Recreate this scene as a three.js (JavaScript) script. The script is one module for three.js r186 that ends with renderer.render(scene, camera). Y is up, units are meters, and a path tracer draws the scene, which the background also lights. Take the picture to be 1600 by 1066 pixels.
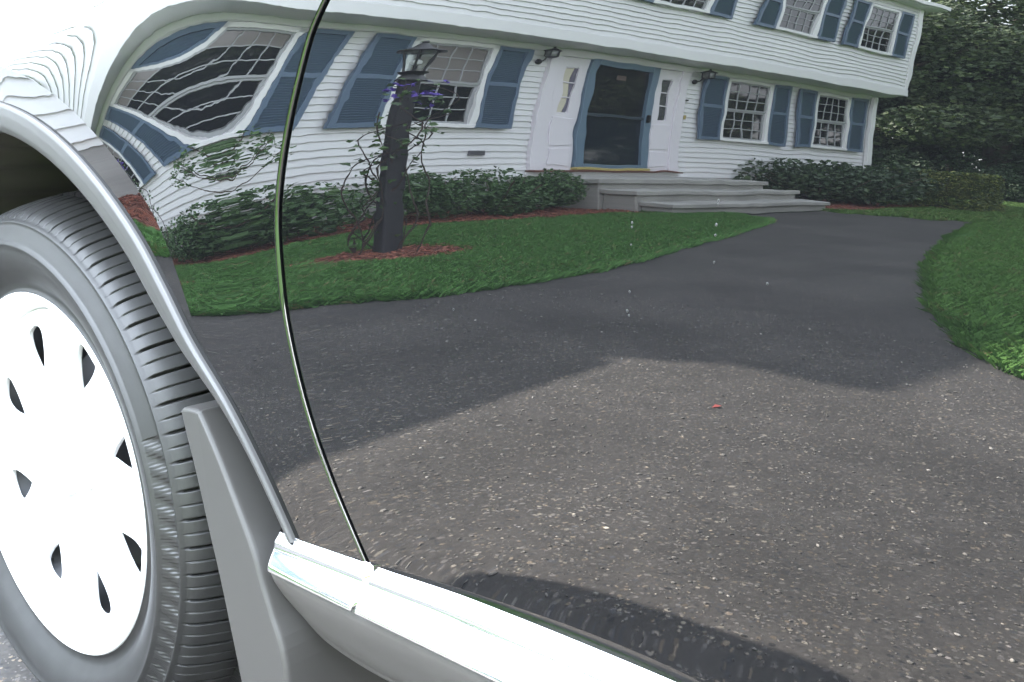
import * as THREE from 'three';
import { mergeGeometries, mergeVertices } from 'three/addons/utils/BufferGeometryUtils.js';
import { RoundedBoxGeometry } from 'three/addons/geometries/RoundedBoxGeometry.js';

// ------------------------------------------------------------------ camera, sky, sun, exposure
const scene = new THREE.Scene();
const camera = new THREE.PerspectiveCamera(37.95, 1024 / 682, 0.02, 400);
camera.rotation.order = 'YXZ';
camera.position.set(1.2002, 0.7837, 0.4891);
camera.rotation.set(-0.21725, 0.71254, 0.00585);
scene.add(camera);

const SUN = new THREE.Vector3(-0.83, 1, -0.42).normalize();   // over the house and slightly behind the car
const sky = (() => {
  const w = 512, h = 256, d = new Float32Array(w * h * 4);
  for (let j = 0; j < h; j++) for (let i = 0; i < w; i++) {
    const el = ((j + 0.5) / h - 0.5) * Math.PI, az = ((i + 0.5) / w - 0.5) * 2 * Math.PI;
    const v = new THREE.Vector3(Math.cos(el) * Math.cos(az), Math.sin(el), Math.cos(el) * Math.sin(az));
    const t = Math.max(0, v.y), hz = Math.pow(1 - t, 3.2);
    const g = Math.max(0, v.dot(SUN)), glow = 0.5 * Math.pow(g, 10);      // forward scatter of a hazy summer sky
    const o = (j * w + i) * 4;
    d[o] = 0.53 + 0.27 * hz + glow; d[o + 1] = 0.60 + 0.21 * hz + glow * 0.97; d[o + 2] = 0.70 + 0.12 * hz + glow * 0.9; d[o + 3] = 1;
  }
  const t = new THREE.DataTexture(d, w, h, THREE.RGBAFormat, THREE.FloatType);
  t.mapping = THREE.EquirectangularReflectionMapping; t.magFilter = THREE.LinearFilter; t.minFilter = THREE.LinearFilter; t.needsUpdate = true;
  return t;
})();
scene.background = sky; scene.environment = sky;

const sun = new THREE.DirectionalLight(new THREE.Color(1, 0.95, 0.87), 3.0);
sun.position.copy(SUN).multiplyScalar(60); sun.castShadow = true;
sun.shadow.mapSize.set(4096, 4096);
Object.assign(sun.shadow.camera, { left: -30, right: 30, top: 30, bottom: -30, near: 1, far: 140 });
scene.add(sun, sun.target);

const renderer = new THREE.WebGLRenderer({ antialias: true });
renderer.toneMapping = THREE.LinearToneMapping;
renderer.toneMappingExposure = 30;          // exposed for the dark reflection in the paint
renderer.shadowMap.enabled = true;

// ------------------------------------------------------------------ helpers
function rng(seed) { let s = seed | 0; return () => { s = (s + 0x6d2b79f5) | 0; let t = Math.imul(s ^ (s >>> 15), 1 | s); t = (t + Math.imul(t ^ (t >>> 7), 61 | t)) ^ t; return ((t ^ (t >>> 14)) >>> 0) / 4294967296; }; }
const R0 = rng(11);
const sm = (a, b, x) => { const t = Math.min(1, Math.max(0, (x - a) / (b - a))); return t * t * (3 - 2 * t); };
const lerp = (a, b, t) => a + (b - a) * t;
const used = {};
function numbered(n) { used[n] = (used[n] ?? -1) + 1; return used[n] ? `${n}_${String(used[n]).padStart(3, '0')}` : n; }
function obj(name, geo, mat, parent) {
  const m = new THREE.Mesh(geo, mat); m.castShadow = m.receiveShadow = true;
  if (parent && parent !== scene) { m.name = name; parent.add(m); } else { m.name = numbered(name); scene.add(m); }
  return m;
}
function tag(o, label, category, group) { o.userData.label = label; o.userData.category = category; if (group) o.userData.group = group; return o; }
function thing(name, label, category, pos = [0, 0, 0], turn = 0, group) {
  const o = new THREE.Group(); o.name = numbered(name); o.position.set(...pos); o.rotation.y = turn; scene.add(o);
  return tag(o, label, category, group);
}
function part(name, parent) { const g = new THREE.Group(); g.name = name; parent.add(g); return g; }
function structure(name, geo, mat) { const m = obj(name, geo, mat); m.userData.kind = 'structure'; return m; }
const M = (r, g, b, rough = 0.7, extra = {}) => { const m = new THREE.MeshPhysicalMaterial({ roughness: rough, ...extra }); m.color.setRGB(r, g, b); m.side = THREE.DoubleSide; return m; };
function box(w, h, d, x = 0, y = 0, z = 0) { const g = new THREE.BoxGeometry(w, h, d); g.translate(x, y, z); return g; }
function rbox(w, h, d, r, x = 0, y = 0, z = 0, seg = 2) { const g = new RoundedBoxGeometry(w, h, d, seg, r); g.translate(x, y, z); return g; }
function merge(list) { return mergeGeometries(list.map((g) => { const n = g.index ? g.toNonIndexed() : g.clone(); for (const k of Object.keys(n.attributes)) if (!['position', 'normal', 'uv'].includes(k)) n.deleteAttribute(k); return n; })); }
// a parametric sheet P(u,v) -> [x,y,z] with normals from differences
function sheet(P, nu, nv, out = null) {
  const pos = [], nor = [], uv = [], idx = [], e = 1e-4;
  for (let j = 0; j <= nv; j++) for (let i = 0; i <= nu; i++) {
    const u = i / nu, v = j / nv, p = P(u, v);
    const u0 = Math.max(0, u - e), u1 = Math.min(1, u + e), v0 = Math.max(0, v - e), v1 = Math.min(1, v + e);
    const a = P(u0, v), b = P(u1, v), c = P(u, v0), d = P(u, v1);
    const U = [b[0] - a[0], b[1] - a[1], b[2] - a[2]], V = [d[0] - c[0], d[1] - c[1], d[2] - c[2]];
    let n = [U[1] * V[2] - U[2] * V[1], U[2] * V[0] - U[0] * V[2], U[0] * V[1] - U[1] * V[0]];
    let l = Math.hypot(...n) || 1; n = n.map((x) => x / l);
    pos.push(...p); nor.push(...n); uv.push(p[0], p[1]);
  }
  const W = nu + 1;
  for (let j = 0; j < nv; j++) for (let i = 0; i < nu; i++) { const a = j * W + i; idx.push(a, a + 1, a + W + 1, a, a + W + 1, a + W); }
  const g = new THREE.BufferGeometry();
  g.setAttribute('position', new THREE.Float32BufferAttribute(pos, 3)); g.setAttribute('normal', new THREE.Float32BufferAttribute(nor, 3)); g.setAttribute('uv', new THREE.Float32BufferAttribute(uv, 2)); g.setIndex(idx);
  // wind faces along the normals; flip everything when they point against `out`
  const A = (k) => [pos[3 * k], pos[3 * k + 1], pos[3 * k + 2]];
  if (out) {
    let s = 0; for (let k = 0; k < nor.length; k += 3) s += nor[k] * out[0] + nor[k + 1] * out[1] + nor[k + 2] * out[2];
    if (s < 0) { for (let k = 0; k < nor.length; k++) nor[k] = -nor[k]; g.setAttribute('normal', new THREE.Float32BufferAttribute(nor, 3)); for (let k = 0; k < idx.length; k += 3) { const t = idx[k]; idx[k] = idx[k + 1]; idx[k + 1] = t; } g.setIndex(idx); }
  }
  return g;
}
function mirrored(geo, zc) {       // a copy on the other side of the plane z = zc
  const g = geo.index ? geo.toNonIndexed() : geo.clone(), p = g.attributes.position, n = g.attributes.normal;
  for (let i = 0; i < p.count; i++) { p.setZ(i, 2 * zc - p.getZ(i)); if (n) n.setZ(i, -n.getZ(i)); }
  for (const a of Object.values(g.attributes)) { const s = a.itemSize; for (let i = 0; i < a.count; i += 3) for (let k = 0; k < s; k++) { const t = a.array[(i + 1) * s + k]; a.array[(i + 1) * s + k] = a.array[(i + 2) * s + k]; a.array[(i + 2) * s + k] = t; } }
  return g;
}
function spline(pts) {              // piecewise cubic through [t, value] pairs
  return (t) => {
    if (t <= pts[0][0]) return pts[0][1]; const n = pts.length; if (t >= pts[n - 1][0]) return pts[n - 1][1];
    let i = 0; while (t > pts[i + 1][0]) i++;
    const [x0, y0] = pts[i], [x1, y1] = pts[i + 1], h = x1 - x0, s = (t - x0) / h;
    const m = (k) => k <= 0 || k >= n - 1 ? (pts[Math.min(k + 1, n - 1)][1] - pts[Math.max(k - 1, 0)][1]) / (pts[Math.min(k + 1, n - 1)][0] - pts[Math.max(k - 1, 0)][0]) : (pts[k + 1][1] - pts[k - 1][1]) / (pts[k + 1][0] - pts[k - 1][0]);
    const a = m(i) * h, b = m(i + 1) * h;
    return (2 * s ** 3 - 3 * s * s + 1) * y0 + (s ** 3 - 2 * s * s + s) * a + (-2 * s ** 3 + 3 * s * s) * y1 + (s ** 3 - s * s) * b;
  };
}
// value noise, tiling
function noiseField(n, cells, seed) {
  const r = rng(seed), g = new Float32Array(cells * cells).map(() => r()), f = new Float32Array(n * n);
  for (let j = 0; j < n; j++) for (let i = 0; i < n; i++) {
    const x = i / n * cells, y = j / n * cells, x0 = Math.floor(x), y0 = Math.floor(y), a = x - x0, b = y - y0, s = a * a * (3 - 2 * a), t = b * b * (3 - 2 * b);
    const G = (p, q) => g[((q % cells) * cells) + (p % cells)];
    f[j * n + i] = lerp(lerp(G(x0, y0), G(x0 + 1, y0), s), lerp(G(x0, y0 + 1), G(x0 + 1, y0 + 1), s), t);
  }
  return f;
}
function tex(n, fn, srgb = false, float = false) {
  const d = float ? new Float32Array(n * n * 4) : new Uint8Array(n * n * 4);
  for (let i = 0; i < n * n; i++) { const c = fn(i); for (let k = 0; k < 3; k++) d[i * 4 + k] = float ? c[k] : Math.max(0, Math.min(255, c[k] * 255)); d[i * 4 + 3] = float ? 1 : 255; }
  const t = new THREE.DataTexture(d, n, n, THREE.RGBAFormat, float ? THREE.FloatType : THREE.UnsignedByteType);
  t.wrapS = t.wrapT = THREE.RepeatWrapping; t.magFilter = THREE.LinearFilter; t.minFilter = THREE.LinearMipmapLinearFilter; t.generateMipmaps = true; t.needsUpdate = true;
  if (srgb) t.colorSpace = THREE.SRGBColorSpace;
  return t;
}
const lin2s = (x) => x <= 0.0031308 ? 12.92 * x : 1.055 * Math.pow(x, 1 / 2.4) - 0.055;
const sTex = (n, fn) => tex(n, (i) => fn(i).map(lin2s), true);
function repeat(t, sx, sy) { const c = t.clone(); c.repeat.set(sx, sy); c.needsUpdate = true; return c; }
function meterUV(g, ax = 0, ay = 2) { const p = g.attributes.position, uv = new Float32Array(p.count * 2); for (let i = 0; i < p.count; i++) { uv[2 * i] = p.array[3 * i + ax]; uv[2 * i + 1] = p.array[3 * i + ay]; } g.setAttribute('uv', new THREE.BufferAttribute(uv, 2)); return g; }

// ------------------------------------------------------------------ materials
// a slight unevenness of the sprayed lacquer, metres in the texture, tiling every 0.4 m
const peel = (() => {
  const n = 512, a = noiseField(n, 34, 1), b = noiseField(n, 70, 2), c = noiseField(n, 9, 3);
  return tex(n, (i) => { const v = a[i] * 0.8 + b[i] * 0.22 + c[i] * 1.5; return [v, v, v]; }, false, true);
})();
peel.repeat.set(2.5, 2.5);
const paint = M(0.0034, 0.0035, 0.0040, 0.006, { ior: 1.72, bumpMap: peel, bumpScale: 0.000013 });
const sillGrey = M(0.066, 0.062, 0.059, 0.5);
const chrome = M(0.86, 0.87, 0.88, 0.09, { metalness: 1 });
const trimGrey = M(0.05, 0.049, 0.049, 0.42);
const plasticGrey = M(0.042, 0.040, 0.038, 0.5);
const linerMat = M(0.05, 0.046, 0.043, 0.85);
const alloy = M(0.72, 0.72, 0.73, 0.35, { metalness: 0.15 });
const darkMetal = M(0.12, 0.123, 0.13, 0.6);
const carGlass = M(0.004, 0.005, 0.005, 0.02, { ior: 1.5 });
const rubberN = (() => { const n = 256, a = noiseField(n, 16, 5), b = noiseField(n, 90, 6); return sTex(n, (i) => { const v = 0.0165 * (0.8 + 0.3 * a[i] + 0.15 * b[i]); return [v, v * 0.995, v * 1.0]; }); })();
const rubber = M(1, 1, 1, 0.5, { map: rubberN });

// ------------------------------------------------------------------ ground: lawn, driveway, planting bed
function flat(points, y, m, name) {
  const s = new THREE.Shape(points.map(([x, z]) => new THREE.Vector2(x, -z)));
  const g = new THREE.ShapeGeometry(s, 12); g.rotateX(-Math.PI / 2); g.translate(0, y, 0); meterUV(g); return structure(name, g, m);
}
function smoothLine(pts, n) { return new THREE.CatmullRomCurve3(pts.map(([x, z]) => new THREE.Vector3(x, 0, z)), false, 'centripetal').getPoints(n).map((p) => [p.x, p.z]); }
function ragged(pts, amp, seed) { const r = rng(seed); return pts.map(([x, z], i) => i === 0 || i === pts.length - 1 ? [x, z] : [x + (r() - 0.5) * amp, z + (r() - 0.5) * amp]); }

const lawnTex = (() => { const n = 1024, a = noiseField(n, 24, 7), b = noiseField(n, 130, 8), c = noiseField(n, 400, 9); return sTex(n, (i) => { const t = 0.45 * a[i] + 0.3 * b[i] + 0.5 * c[i]; return [0.026 + 0.03 * t, 0.06 + 0.07 * t, 0.014 + 0.016 * t]; }); })();
const lawnMat = M(1, 1, 1, 0.95, { map: repeat(lawnTex, 0.42, 0.42) });
{
  const g = new THREE.PlaneGeometry(320, 320, 4, 4); g.rotateX(-Math.PI / 2); g.translate(0, -0.012, 0); meterUV(g); structure('lawn', g, lawnMat);
}
const leftEdge = smoothLine([[-3.6, 1.86], [-2.6, 1.9], [-1.71, 1.92], [-1.5, 1.94], [-1.28, 2.03], [-1.2, 2.4], [-1.21, 2.79], [-1.29, 3.28], [-1.53, 4.1], [-1.85, 5.17], [-2.22, 6.32], [-2.5, 6.9], [-3.0, 7.25]], 90);
const farEdge = smoothLine([[-3.02, 9.15], [-2.9, 9.0], [-2.55, 9.22], [-2.18, 9.38], [-1.9, 9.95]], 24);
const rightEdge = smoothLine([[-1.9, 9.95], [-1.41, 7.78], [-0.83, 5.64], [-0.41, 4.21], [-0.06, 3.22], [0.21, 2.6], [0.39, 2.28], [0.55, 2.1], [1.0, 1.96], [2, 1.9], [5, 1.9], [22, 2.2]], 90);
const driveEdge = [...ragged(leftEdge, 0.022, 3), [-3.02, 7.4], ...ragged(farEdge, 0.03, 4), ...ragged(rightEdge.slice(1), 0.022, 5), [22, -7], [-3.6, -7]];
const asphaltTex = (() => {
  const n = 2048, col = new Float32Array(n * n * 3), big = noiseField(n, 7, 21), mid = noiseField(n, 40, 22), fin = noiseField(n, 500, 23), r = rng(24);
  for (let i = 0; i < n * n; i++) { const v = 0.034 * (0.5 + 0.55 * big[i] + 0.35 * mid[i] + 0.5 * (fin[i] - 0.5)); col[3 * i] = v * 1.1; col[3 * i + 1] = v * 1.0; col[3 * i + 2] = v * 0.93; }
  // aggregate: stones of 3 to 9 mm in greys and browns; 2.2 m tile
  const tints = [[0.11, 0.10, 0.095], [0.08, 0.075, 0.072], [0.13, 0.105, 0.08], [0.045, 0.045, 0.048], [0.09, 0.08, 0.075], [0.17, 0.15, 0.125], [0.03, 0.03, 0.032]];
  for (let k = 0; k < 90000; k++) {
    const cx = r() * n, cy = r() * n, R = 1.2 + 3.4 * r() * r(), a = r() * 3.14, q = 0.55 + 0.45 * r(), ca = Math.cos(a), sa = Math.sin(a);
    let c = tints[Math.floor(r() * tints.length)]; const f = (r() < 0.008 ? 2.2 : 0.35 + 0.75 * r()) * (0.55 + 0.85 * big[Math.floor(cy) * n + Math.floor(cx)]);
    for (let y = Math.floor(cy - R); y <= cy + R; y++) for (let x = Math.floor(cx - R); x <= cx + R; x++) {
      const dx = x - cx, dy = y - cy, u = (dx * ca + dy * sa) / R, v = (-dx * sa + dy * ca) / (R * q); if (u * u + v * v > 1) continue;
      const o = (((y + n) % n) * n + ((x + n) % n)) * 3; col[o] = c[0] * f; col[o + 1] = c[1] * f; col[o + 2] = c[2] * f;
    }
  }
  const color = sTex(n, (i) => [col[3 * i], col[3 * i + 1], col[3 * i + 2]]);
  const bump = tex(n, (i) => { const v = Math.min(1, 6 * (col[3 * i] * 0.8 + 0.03)); return [v, v, v]; });
  return { color, bump };
})();
const asphaltMat = M(1, 1, 1, 0.9, { map: repeat(asphaltTex.color, 1 / 2.2, 1 / 2.2), bumpMap: repeat(asphaltTex.bump, 1 / 2.2, 1 / 2.2), bumpScale: 0.002 });
flat(driveEdge, 0, asphaltMat, 'driveway');

const mulchTex = (() => { const n = 512, a = noiseField(n, 60, 31), b = noiseField(n, 200, 32), c = noiseField(n, 12, 33); return sTex(n, (i) => { const t = 0.5 * a[i] + 0.5 * b[i]; return [0.08 + 0.15 * t + 0.03 * c[i], 0.03 + 0.055 * t, 0.02 + 0.035 * t]; }); })();
const mulchMat = M(1, 1, 1, 0.95, { map: repeat(mulchTex, 1, 1) });
const bedFront = ragged(smoothLine([[-3.75, 1.95], [-3.6, 2.6], [-3.57, 3.45], [-3.6, 4.1], [-3.42, 4.45], [-3.3, 4.9], [-3.2, 5.3], [-3.25, 6.0], [-3.1, 6.42]], 60), 0.05, 6);
const bedPts = [...bedFront, [-4.75, 6.42], [-4.95, 1.95]];
flat(bedPts, 0.02, mulchMat, 'mulch_bed');
const bedPts2 = [...ragged(smoothLine([[-3.15, 9.25], [-3.0, 10.0], [-3.2, 11], [-3.3, 12.2], [-2.7, 12.7], [-2.6, 13.2]], 30), 0.06, 7), [-4.6, 13.3], [-4.7, 9.25]];
flat(bedPts2, 0.02, mulchMat, 'mulch_bed');
const ringPts = Array.from({ length: 28 }, (_, i) => { const a = i / 28 * 2 * Math.PI, r = 0.27 * (1 + 0.2 * (R0() - 0.5)); return [-2.36 + r * Math.cos(a) * 1.15, 2.98 + r * Math.sin(a)]; });
flat(ringPts, 0.02, mulchMat, 'mulch_ring');

// ------------------------------------------------------------------ house
const inside = (pts, x, z) => { let c = false; for (let i = 0, j = pts.length - 1; i < pts.length; j = i++) { const [xi, zi] = pts[i], [xj, zj] = pts[j]; if ((zi > z) !== (zj > z) && x < (xj - xi) * (z - zi) / (zj - zi) + xi) c = !c; } return c; };
const sidingTex = (() => { const n = 512, a = noiseField(n, 5, 41), b = noiseField(n, 90, 42), c = noiseField(n, 20, 43); return sTex(n, (i) => { const v = 0.74 + 0.05 * a[i] + 0.03 * b[i] - 0.05 * Math.max(0, c[i] - 0.6); return [v, v, v * 1.0]; }); })();
const sidingMats = [0, 1, 2].map((k) => M(0.985 - 0.012 * k, 0.985 - 0.012 * k, 0.99 - 0.01 * k, 0.5, { map: repeat(sidingTex, 0.25, 0.9) }));
const trimMat = M(0.8, 0.8, 0.8, 0.45);
const pinkTrim = M(0.76, 0.73, 0.77, 0.45);
const blue = M(0.105, 0.155, 0.225, 0.5), blueDoor = M(0.12, 0.185, 0.25, 0.4), blueDark = M(0.03, 0.045, 0.062, 0.3);
const glassDark = M(0.012, 0.014, 0.016, 0.03, { ior: 1.5 });
const glassBlind = M(0.21, 0.19, 0.185, 0.08, { ior: 1.5 });
const glassCurtain = M(0.07, 0.075, 0.08, 0.05, { ior: 1.5 });
const creamGlass = M(0.66, 0.62, 0.5, 0.15, { ior: 1.5 });
const muntinMat = M(0.36, 0.37, 0.38, 0.5);
const concrete = (() => { const n = 512, a = noiseField(n, 9, 51), b = noiseField(n, 150, 52); return M(1, 1, 1, 0.9, { map: repeat(sTex(n, (i) => { const v = 0.24 + 0.08 * a[i] + 0.07 * b[i]; return [v * 1.02, v, v * 0.93]; }), 0.8, 0.8) }); })();
const foundationMat = (() => { const n = 256, a = noiseField(n, 6, 53), b = noiseField(n, 80, 54); return M(1, 1, 1, 0.9, { map: repeat(sTex(n, (i) => { const v = 0.25 + 0.06 * a[i] + 0.05 * b[i]; return [v, v * 0.98, v * 0.94]; }), 0.8, 0.8) }); })();
const shingleTex = (() => { const n = 512, a = noiseField(n, 50, 55), b = noiseField(n, 300, 56); return sTex(n, (i) => { const v = 0.05 + 0.05 * a[i] + 0.03 * b[i]; return [v, v * 0.97, v * 0.95]; }); })();
const roofMat = M(1, 1, 1, 0.95, { map: repeat(shingleTex, 0.6, 0.6) });
const black = M(0.012, 0.012, 0.013, 0.45), brass = M(0.42, 0.34, 0.12, 0.45), brown = M(0.12, 0.045, 0.03, 0.6);

const HT = 1.527672;               // direction of the front wall
const house = thing('house', 'white clapboard two-storey house with slate blue shutters and a jutting upper floor', 'house', [-4.589, -0.03, 7.7265], Math.PI / 2 + (Math.PI / 2 - HT));
// local x is minus u (u runs away from the car along the front), local z points to the driveway
const X = (u) => -u;
const UL = -8.37, UR = 5.7;
function board(u0, u1, v, hgt, z, rise = 0.016, seed = 1) {  // one lapped clapboard, proud at its lower edge, a little uneven along its length
  const n = Math.max(2, Math.round((u1 - u0) / 0.9)), pos = [], idx = [], r = rng(seed), uv = [];
  for (let i = 0; i <= n; i++) {
    const u = lerp(u0, u1, i / n), w = (r() - 0.5) * 0.0035, dv = (r() - 0.5) * 0.002, x = X(u);
    for (const [y, zz] of [[v + dv, z], [v + dv, z + rise + w], [v + hgt, z + 0.003 + w * 0.3], [v + hgt, z]]) { pos.push(x, y, zz); uv.push(u, y + zz); }
  }
  for (let i = 0; i < n; i++) for (let k = 0; k < 3; k++) { const a = i * 4 + k, b = a + 4; idx.push(a, a + 1, b + 1, a, b + 1, b); }
  for (const o of [0, n * 4]) idx.push(o, o + 1, o + 2, o, o + 2, o + 3);
  const g = new THREE.BufferGeometry(); g.setAttribute('position', new THREE.Float32BufferAttribute(pos, 3)); g.setAttribute('uv', new THREE.Float32BufferAttribute(uv, 2)); g.setIndex(idx);
  const f = g.toNonIndexed(); f.computeVertexNormals(); return f;
}
const OV = 0.4;                    // the upper floor juts out by this much
{
  // wall cores
  obj('wall', merge([box(UR - UL, 2.5, 0.2, X((UL + UR) / 2), 1.69, -0.1), box(UR - UL, 2.72, 0.2, X((UL + UR) / 2), 4.24, OV - 0.1), box(0.2, 5.14, 7.2, X(UR - 0.1), 3.03, -3.8), box(0.2, 5.14, 7.2, X(UL + 0.1), 3.03, -3.8), box(UR - UL, 5.14, 0.2, X((UL + UR) / 2), 3.03, -7.5)]), trimMat, house);
  obj('foundation', merge([box(UR - UL - 0.02, 0.56, 0.24, X((UL + UR) / 2), 0.22, -0.13), box(0.24, 0.56, 7.3, X(UR - 0.13), 0.22, -3.8), box(0.24, 0.56, 7.3, X(UL + 0.13), 0.22, -3.8)]), foundationMat, house);
  const ex = 0.1022, ru = rng(60);
  for (let k = 0; k < 23; k++) obj('clapboard', board(UL, UR - 0.12, 0.5 + k * ex, ex + 0.004, 0.002, 0.021, 100 + k), sidingMats[Math.floor(ru() * 3)], house);
  for (let k = 0; k < 24; k++) obj('clapboard', board(UL, UR - 0.12, 3.06 + k * ex, ex + 0.004, OV + 0.002, 0.021, 200 + k), sidingMats[Math.floor(ru() * 3)], house);
  obj('soffit', box(UR - UL, 0.03, OV + 0.02, X((UL + UR) / 2), 2.868, OV / 2), trimMat, house);
  obj('band_board', rbox(UR - UL + 0.04, 0.2, 0.05, 0.006, X((UL + UR) / 2), 2.955, OV + 0.012), trimMat, house);
  obj('frieze_board', box(UR - UL, 0.09, 0.03, X((UL + UR) / 2), 2.806, 0.016), trimMat, house);
  obj('corner_board', rbox(0.13, 2.32, 0.05, 0.005, X(UR - 0.06), 1.66, 0.01), trimMat, house);
  obj('corner_board', rbox(0.13, 2.55, 0.05, 0.005, X(UR - 0.06), 4.33, OV + 0.01), trimMat, house);
  obj('corner_board', rbox(0.05, 5.1, 0.12, 0.005, X(UR + 0.02), 3.1, -0.1), trimMat, house);
  obj('downspout', rbox(0.07, 2.3, 0.06, 0.012, X(UR - 0.2), 1.66, 0.055), trimMat, house);
  // eaves, gutter, roof
  obj('eaves', box(UR - UL + 0.26, 0.03, 0.22, X((UL + UR) / 2 + 0.12), 5.56, OV + 0.1), trimMat, house);
  obj('gutter', merge([box(UR - UL + 0.26, 0.1, 0.1, X((UL + UR) / 2 + 0.12), 5.61, OV + 0.21)]), trimMat, house);
  const L = UR - UL + 0.32, xm = X((UL + UR) / 2 + 0.15);
  const slope = (z0, y0, z1, y1) => { const len = Math.hypot(z1 - z0, y1 - y0), g = new THREE.BoxGeometry(L, 0.08, len); g.rotateX(Math.atan2(y0 - y1, z1 - z0)); g.translate(xm, (y0 + y1) / 2, (z0 + z1) / 2); return meterUV(g); };
  obj('roof', merge([slope(-3.6, 7.75, OV + 0.2, 5.63), slope(-7.6, 5.63, -3.6, 7.75)]), roofMat, house);
  const gs = new THREE.Shape([new THREE.Vector2(-OV, 0), new THREE.Vector2(7.5, 0), new THREE.Vector2(3.6, 2.05)]);
  for (const u of [UL + 0.2, UR]) { const g = new THREE.ExtrudeGeometry(gs, { depth: 0.2, bevelEnabled: false }); g.rotateY(Math.PI / 2); g.translate(X(u), 5.6, 0); obj('gable', g, trimMat, house); }
}
// windows: casing, two sashes of small panes, shutters
function windowUnit(u, v0, v1, z, upper, top) {
  const w = 0.98, x = X(u), hgt = v1 - v0, win = obj('window', merge([rbox(w, 0.06, 0.06, 0.006, x, v0 + 0.03, z + 0.035), rbox(w, 0.07, 0.05, 0.006, x, v1 - 0.035, z + 0.03), rbox(0.07, hgt, 0.05, 0.006, x - w / 2 + 0.035, v0 + hgt / 2, z + 0.03), rbox(0.07, hgt, 0.05, 0.006, x + w / 2 - 0.035, v0 + hgt / 2, z + 0.03)]), trimMat, house);
  const iw = w - 0.14, y0 = v0 + 0.06, y1 = v1 - 0.07, ym = (y0 + y1) / 2;
  const bars = [];
  for (const [a, b, zz] of [[y0, ym, z + 0.016], [ym, y1, z + 0.03]]) {
    bars.push(box(iw, 0.035, 0.02, x, a + 0.0175, zz), box(iw, 0.035, 0.02, x, b - 0.0175, zz), box(0.035, b - a - 0.07, 0.02, x - iw / 2 + 0.0175, (a + b) / 2, zz), box(0.035, b - a - 0.07, 0.02, x + iw / 2 - 0.0175, (a + b) / 2, zz));
    const px0 = -iw / 2 + 0.035, pw = (iw - 0.07) / 4, ph = (b - a - 0.07) / 3;
    for (let i = 1; i < 4; i++) bars.push(box(0.014, b - a - 0.07, 0.016, x + px0 + i * pw, (a + b) / 2, zz));
    for (let j = 1; j < 3; j++) for (let i = 0; i < 4; i++) bars.push(box(pw - 0.018, 0.016, 0.0155, x + px0 + (i + 0.5) * pw, a + 0.035 + j * ph, zz));
    for (let j = 0; j < 3; j++) for (let i = 0; i < 4; i++) {
      const g = new THREE.BoxGeometry(pw - 0.012, ph - 0.012, 0.004); g.rotateX((R0() - 0.5) * 0.012); g.rotateY((R0() - 0.5) * 0.012); g.translate(x + px0 + (i + 0.5) * pw, a + 0.035 + (j + 0.5) * ph, zz - 0.004);
      obj('pane', g, (a === ym && (top !== glassCurtain || j === 2) ? (top === glassCurtain ? glassBlind : top) : glassDark), win);
    }
  }
  obj('sash', merge(bars), muntinMat, win);
  for (const s of [-1, 1]) {
    const sw = 0.42, cx = x + s * (w / 2 + sw / 2 + 0.0), t = [];
    t.push(rbox(0.05, hgt, 0.035, 0.004, cx - sw / 2 + 0.025, v0 + hgt / 2, z + 0.045), rbox(0.05, hgt, 0.035, 0.004, cx + sw / 2 - 0.025, v0 + hgt / 2, z + 0.045));
    for (const y of [v0 + 0.035, v0 + hgt * 0.52, v1 - 0.035]) t.push(box(sw - 0.1, 0.07, 0.032, cx, y, z + 0.045));
    obj('shutter', merge(t), blue, house);
    const lv = []; for (let y = v0 + 0.085; y < v1 - 0.08; y += 0.034) { if (Math.abs(y - v0 - hgt * 0.52) < 0.05) continue; const g = new THREE.BoxGeometry(sw - 0.1, 0.04, 0.006); g.rotateX(0.6); g.translate(cx, y, z + 0.042); lv.push(g); }
    lv.push(box(sw - 0.1, hgt - 0.02, 0.006, cx, v0 + hgt / 2, z + 0.026));
    obj('louver_panel', merge(lv), blue, house);
  }
  return win;
}
for (const [u, top] of [[-4.4, glassCurtain], [-2.35, glassBlind], [2.35, glassDark], [4.4, glassDark]]) windowUnit(u, 1.28, 2.72, 0.018, false, top);
for (const [u, top] of [[-4.4, glassDark], [-2.35, glassDark], [0, glassDark], [2.35, glassDark], [4.4, glassDark]]) windowUnit(u, 3.9, 5.25, OV + 0.018, true, top);
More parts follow.
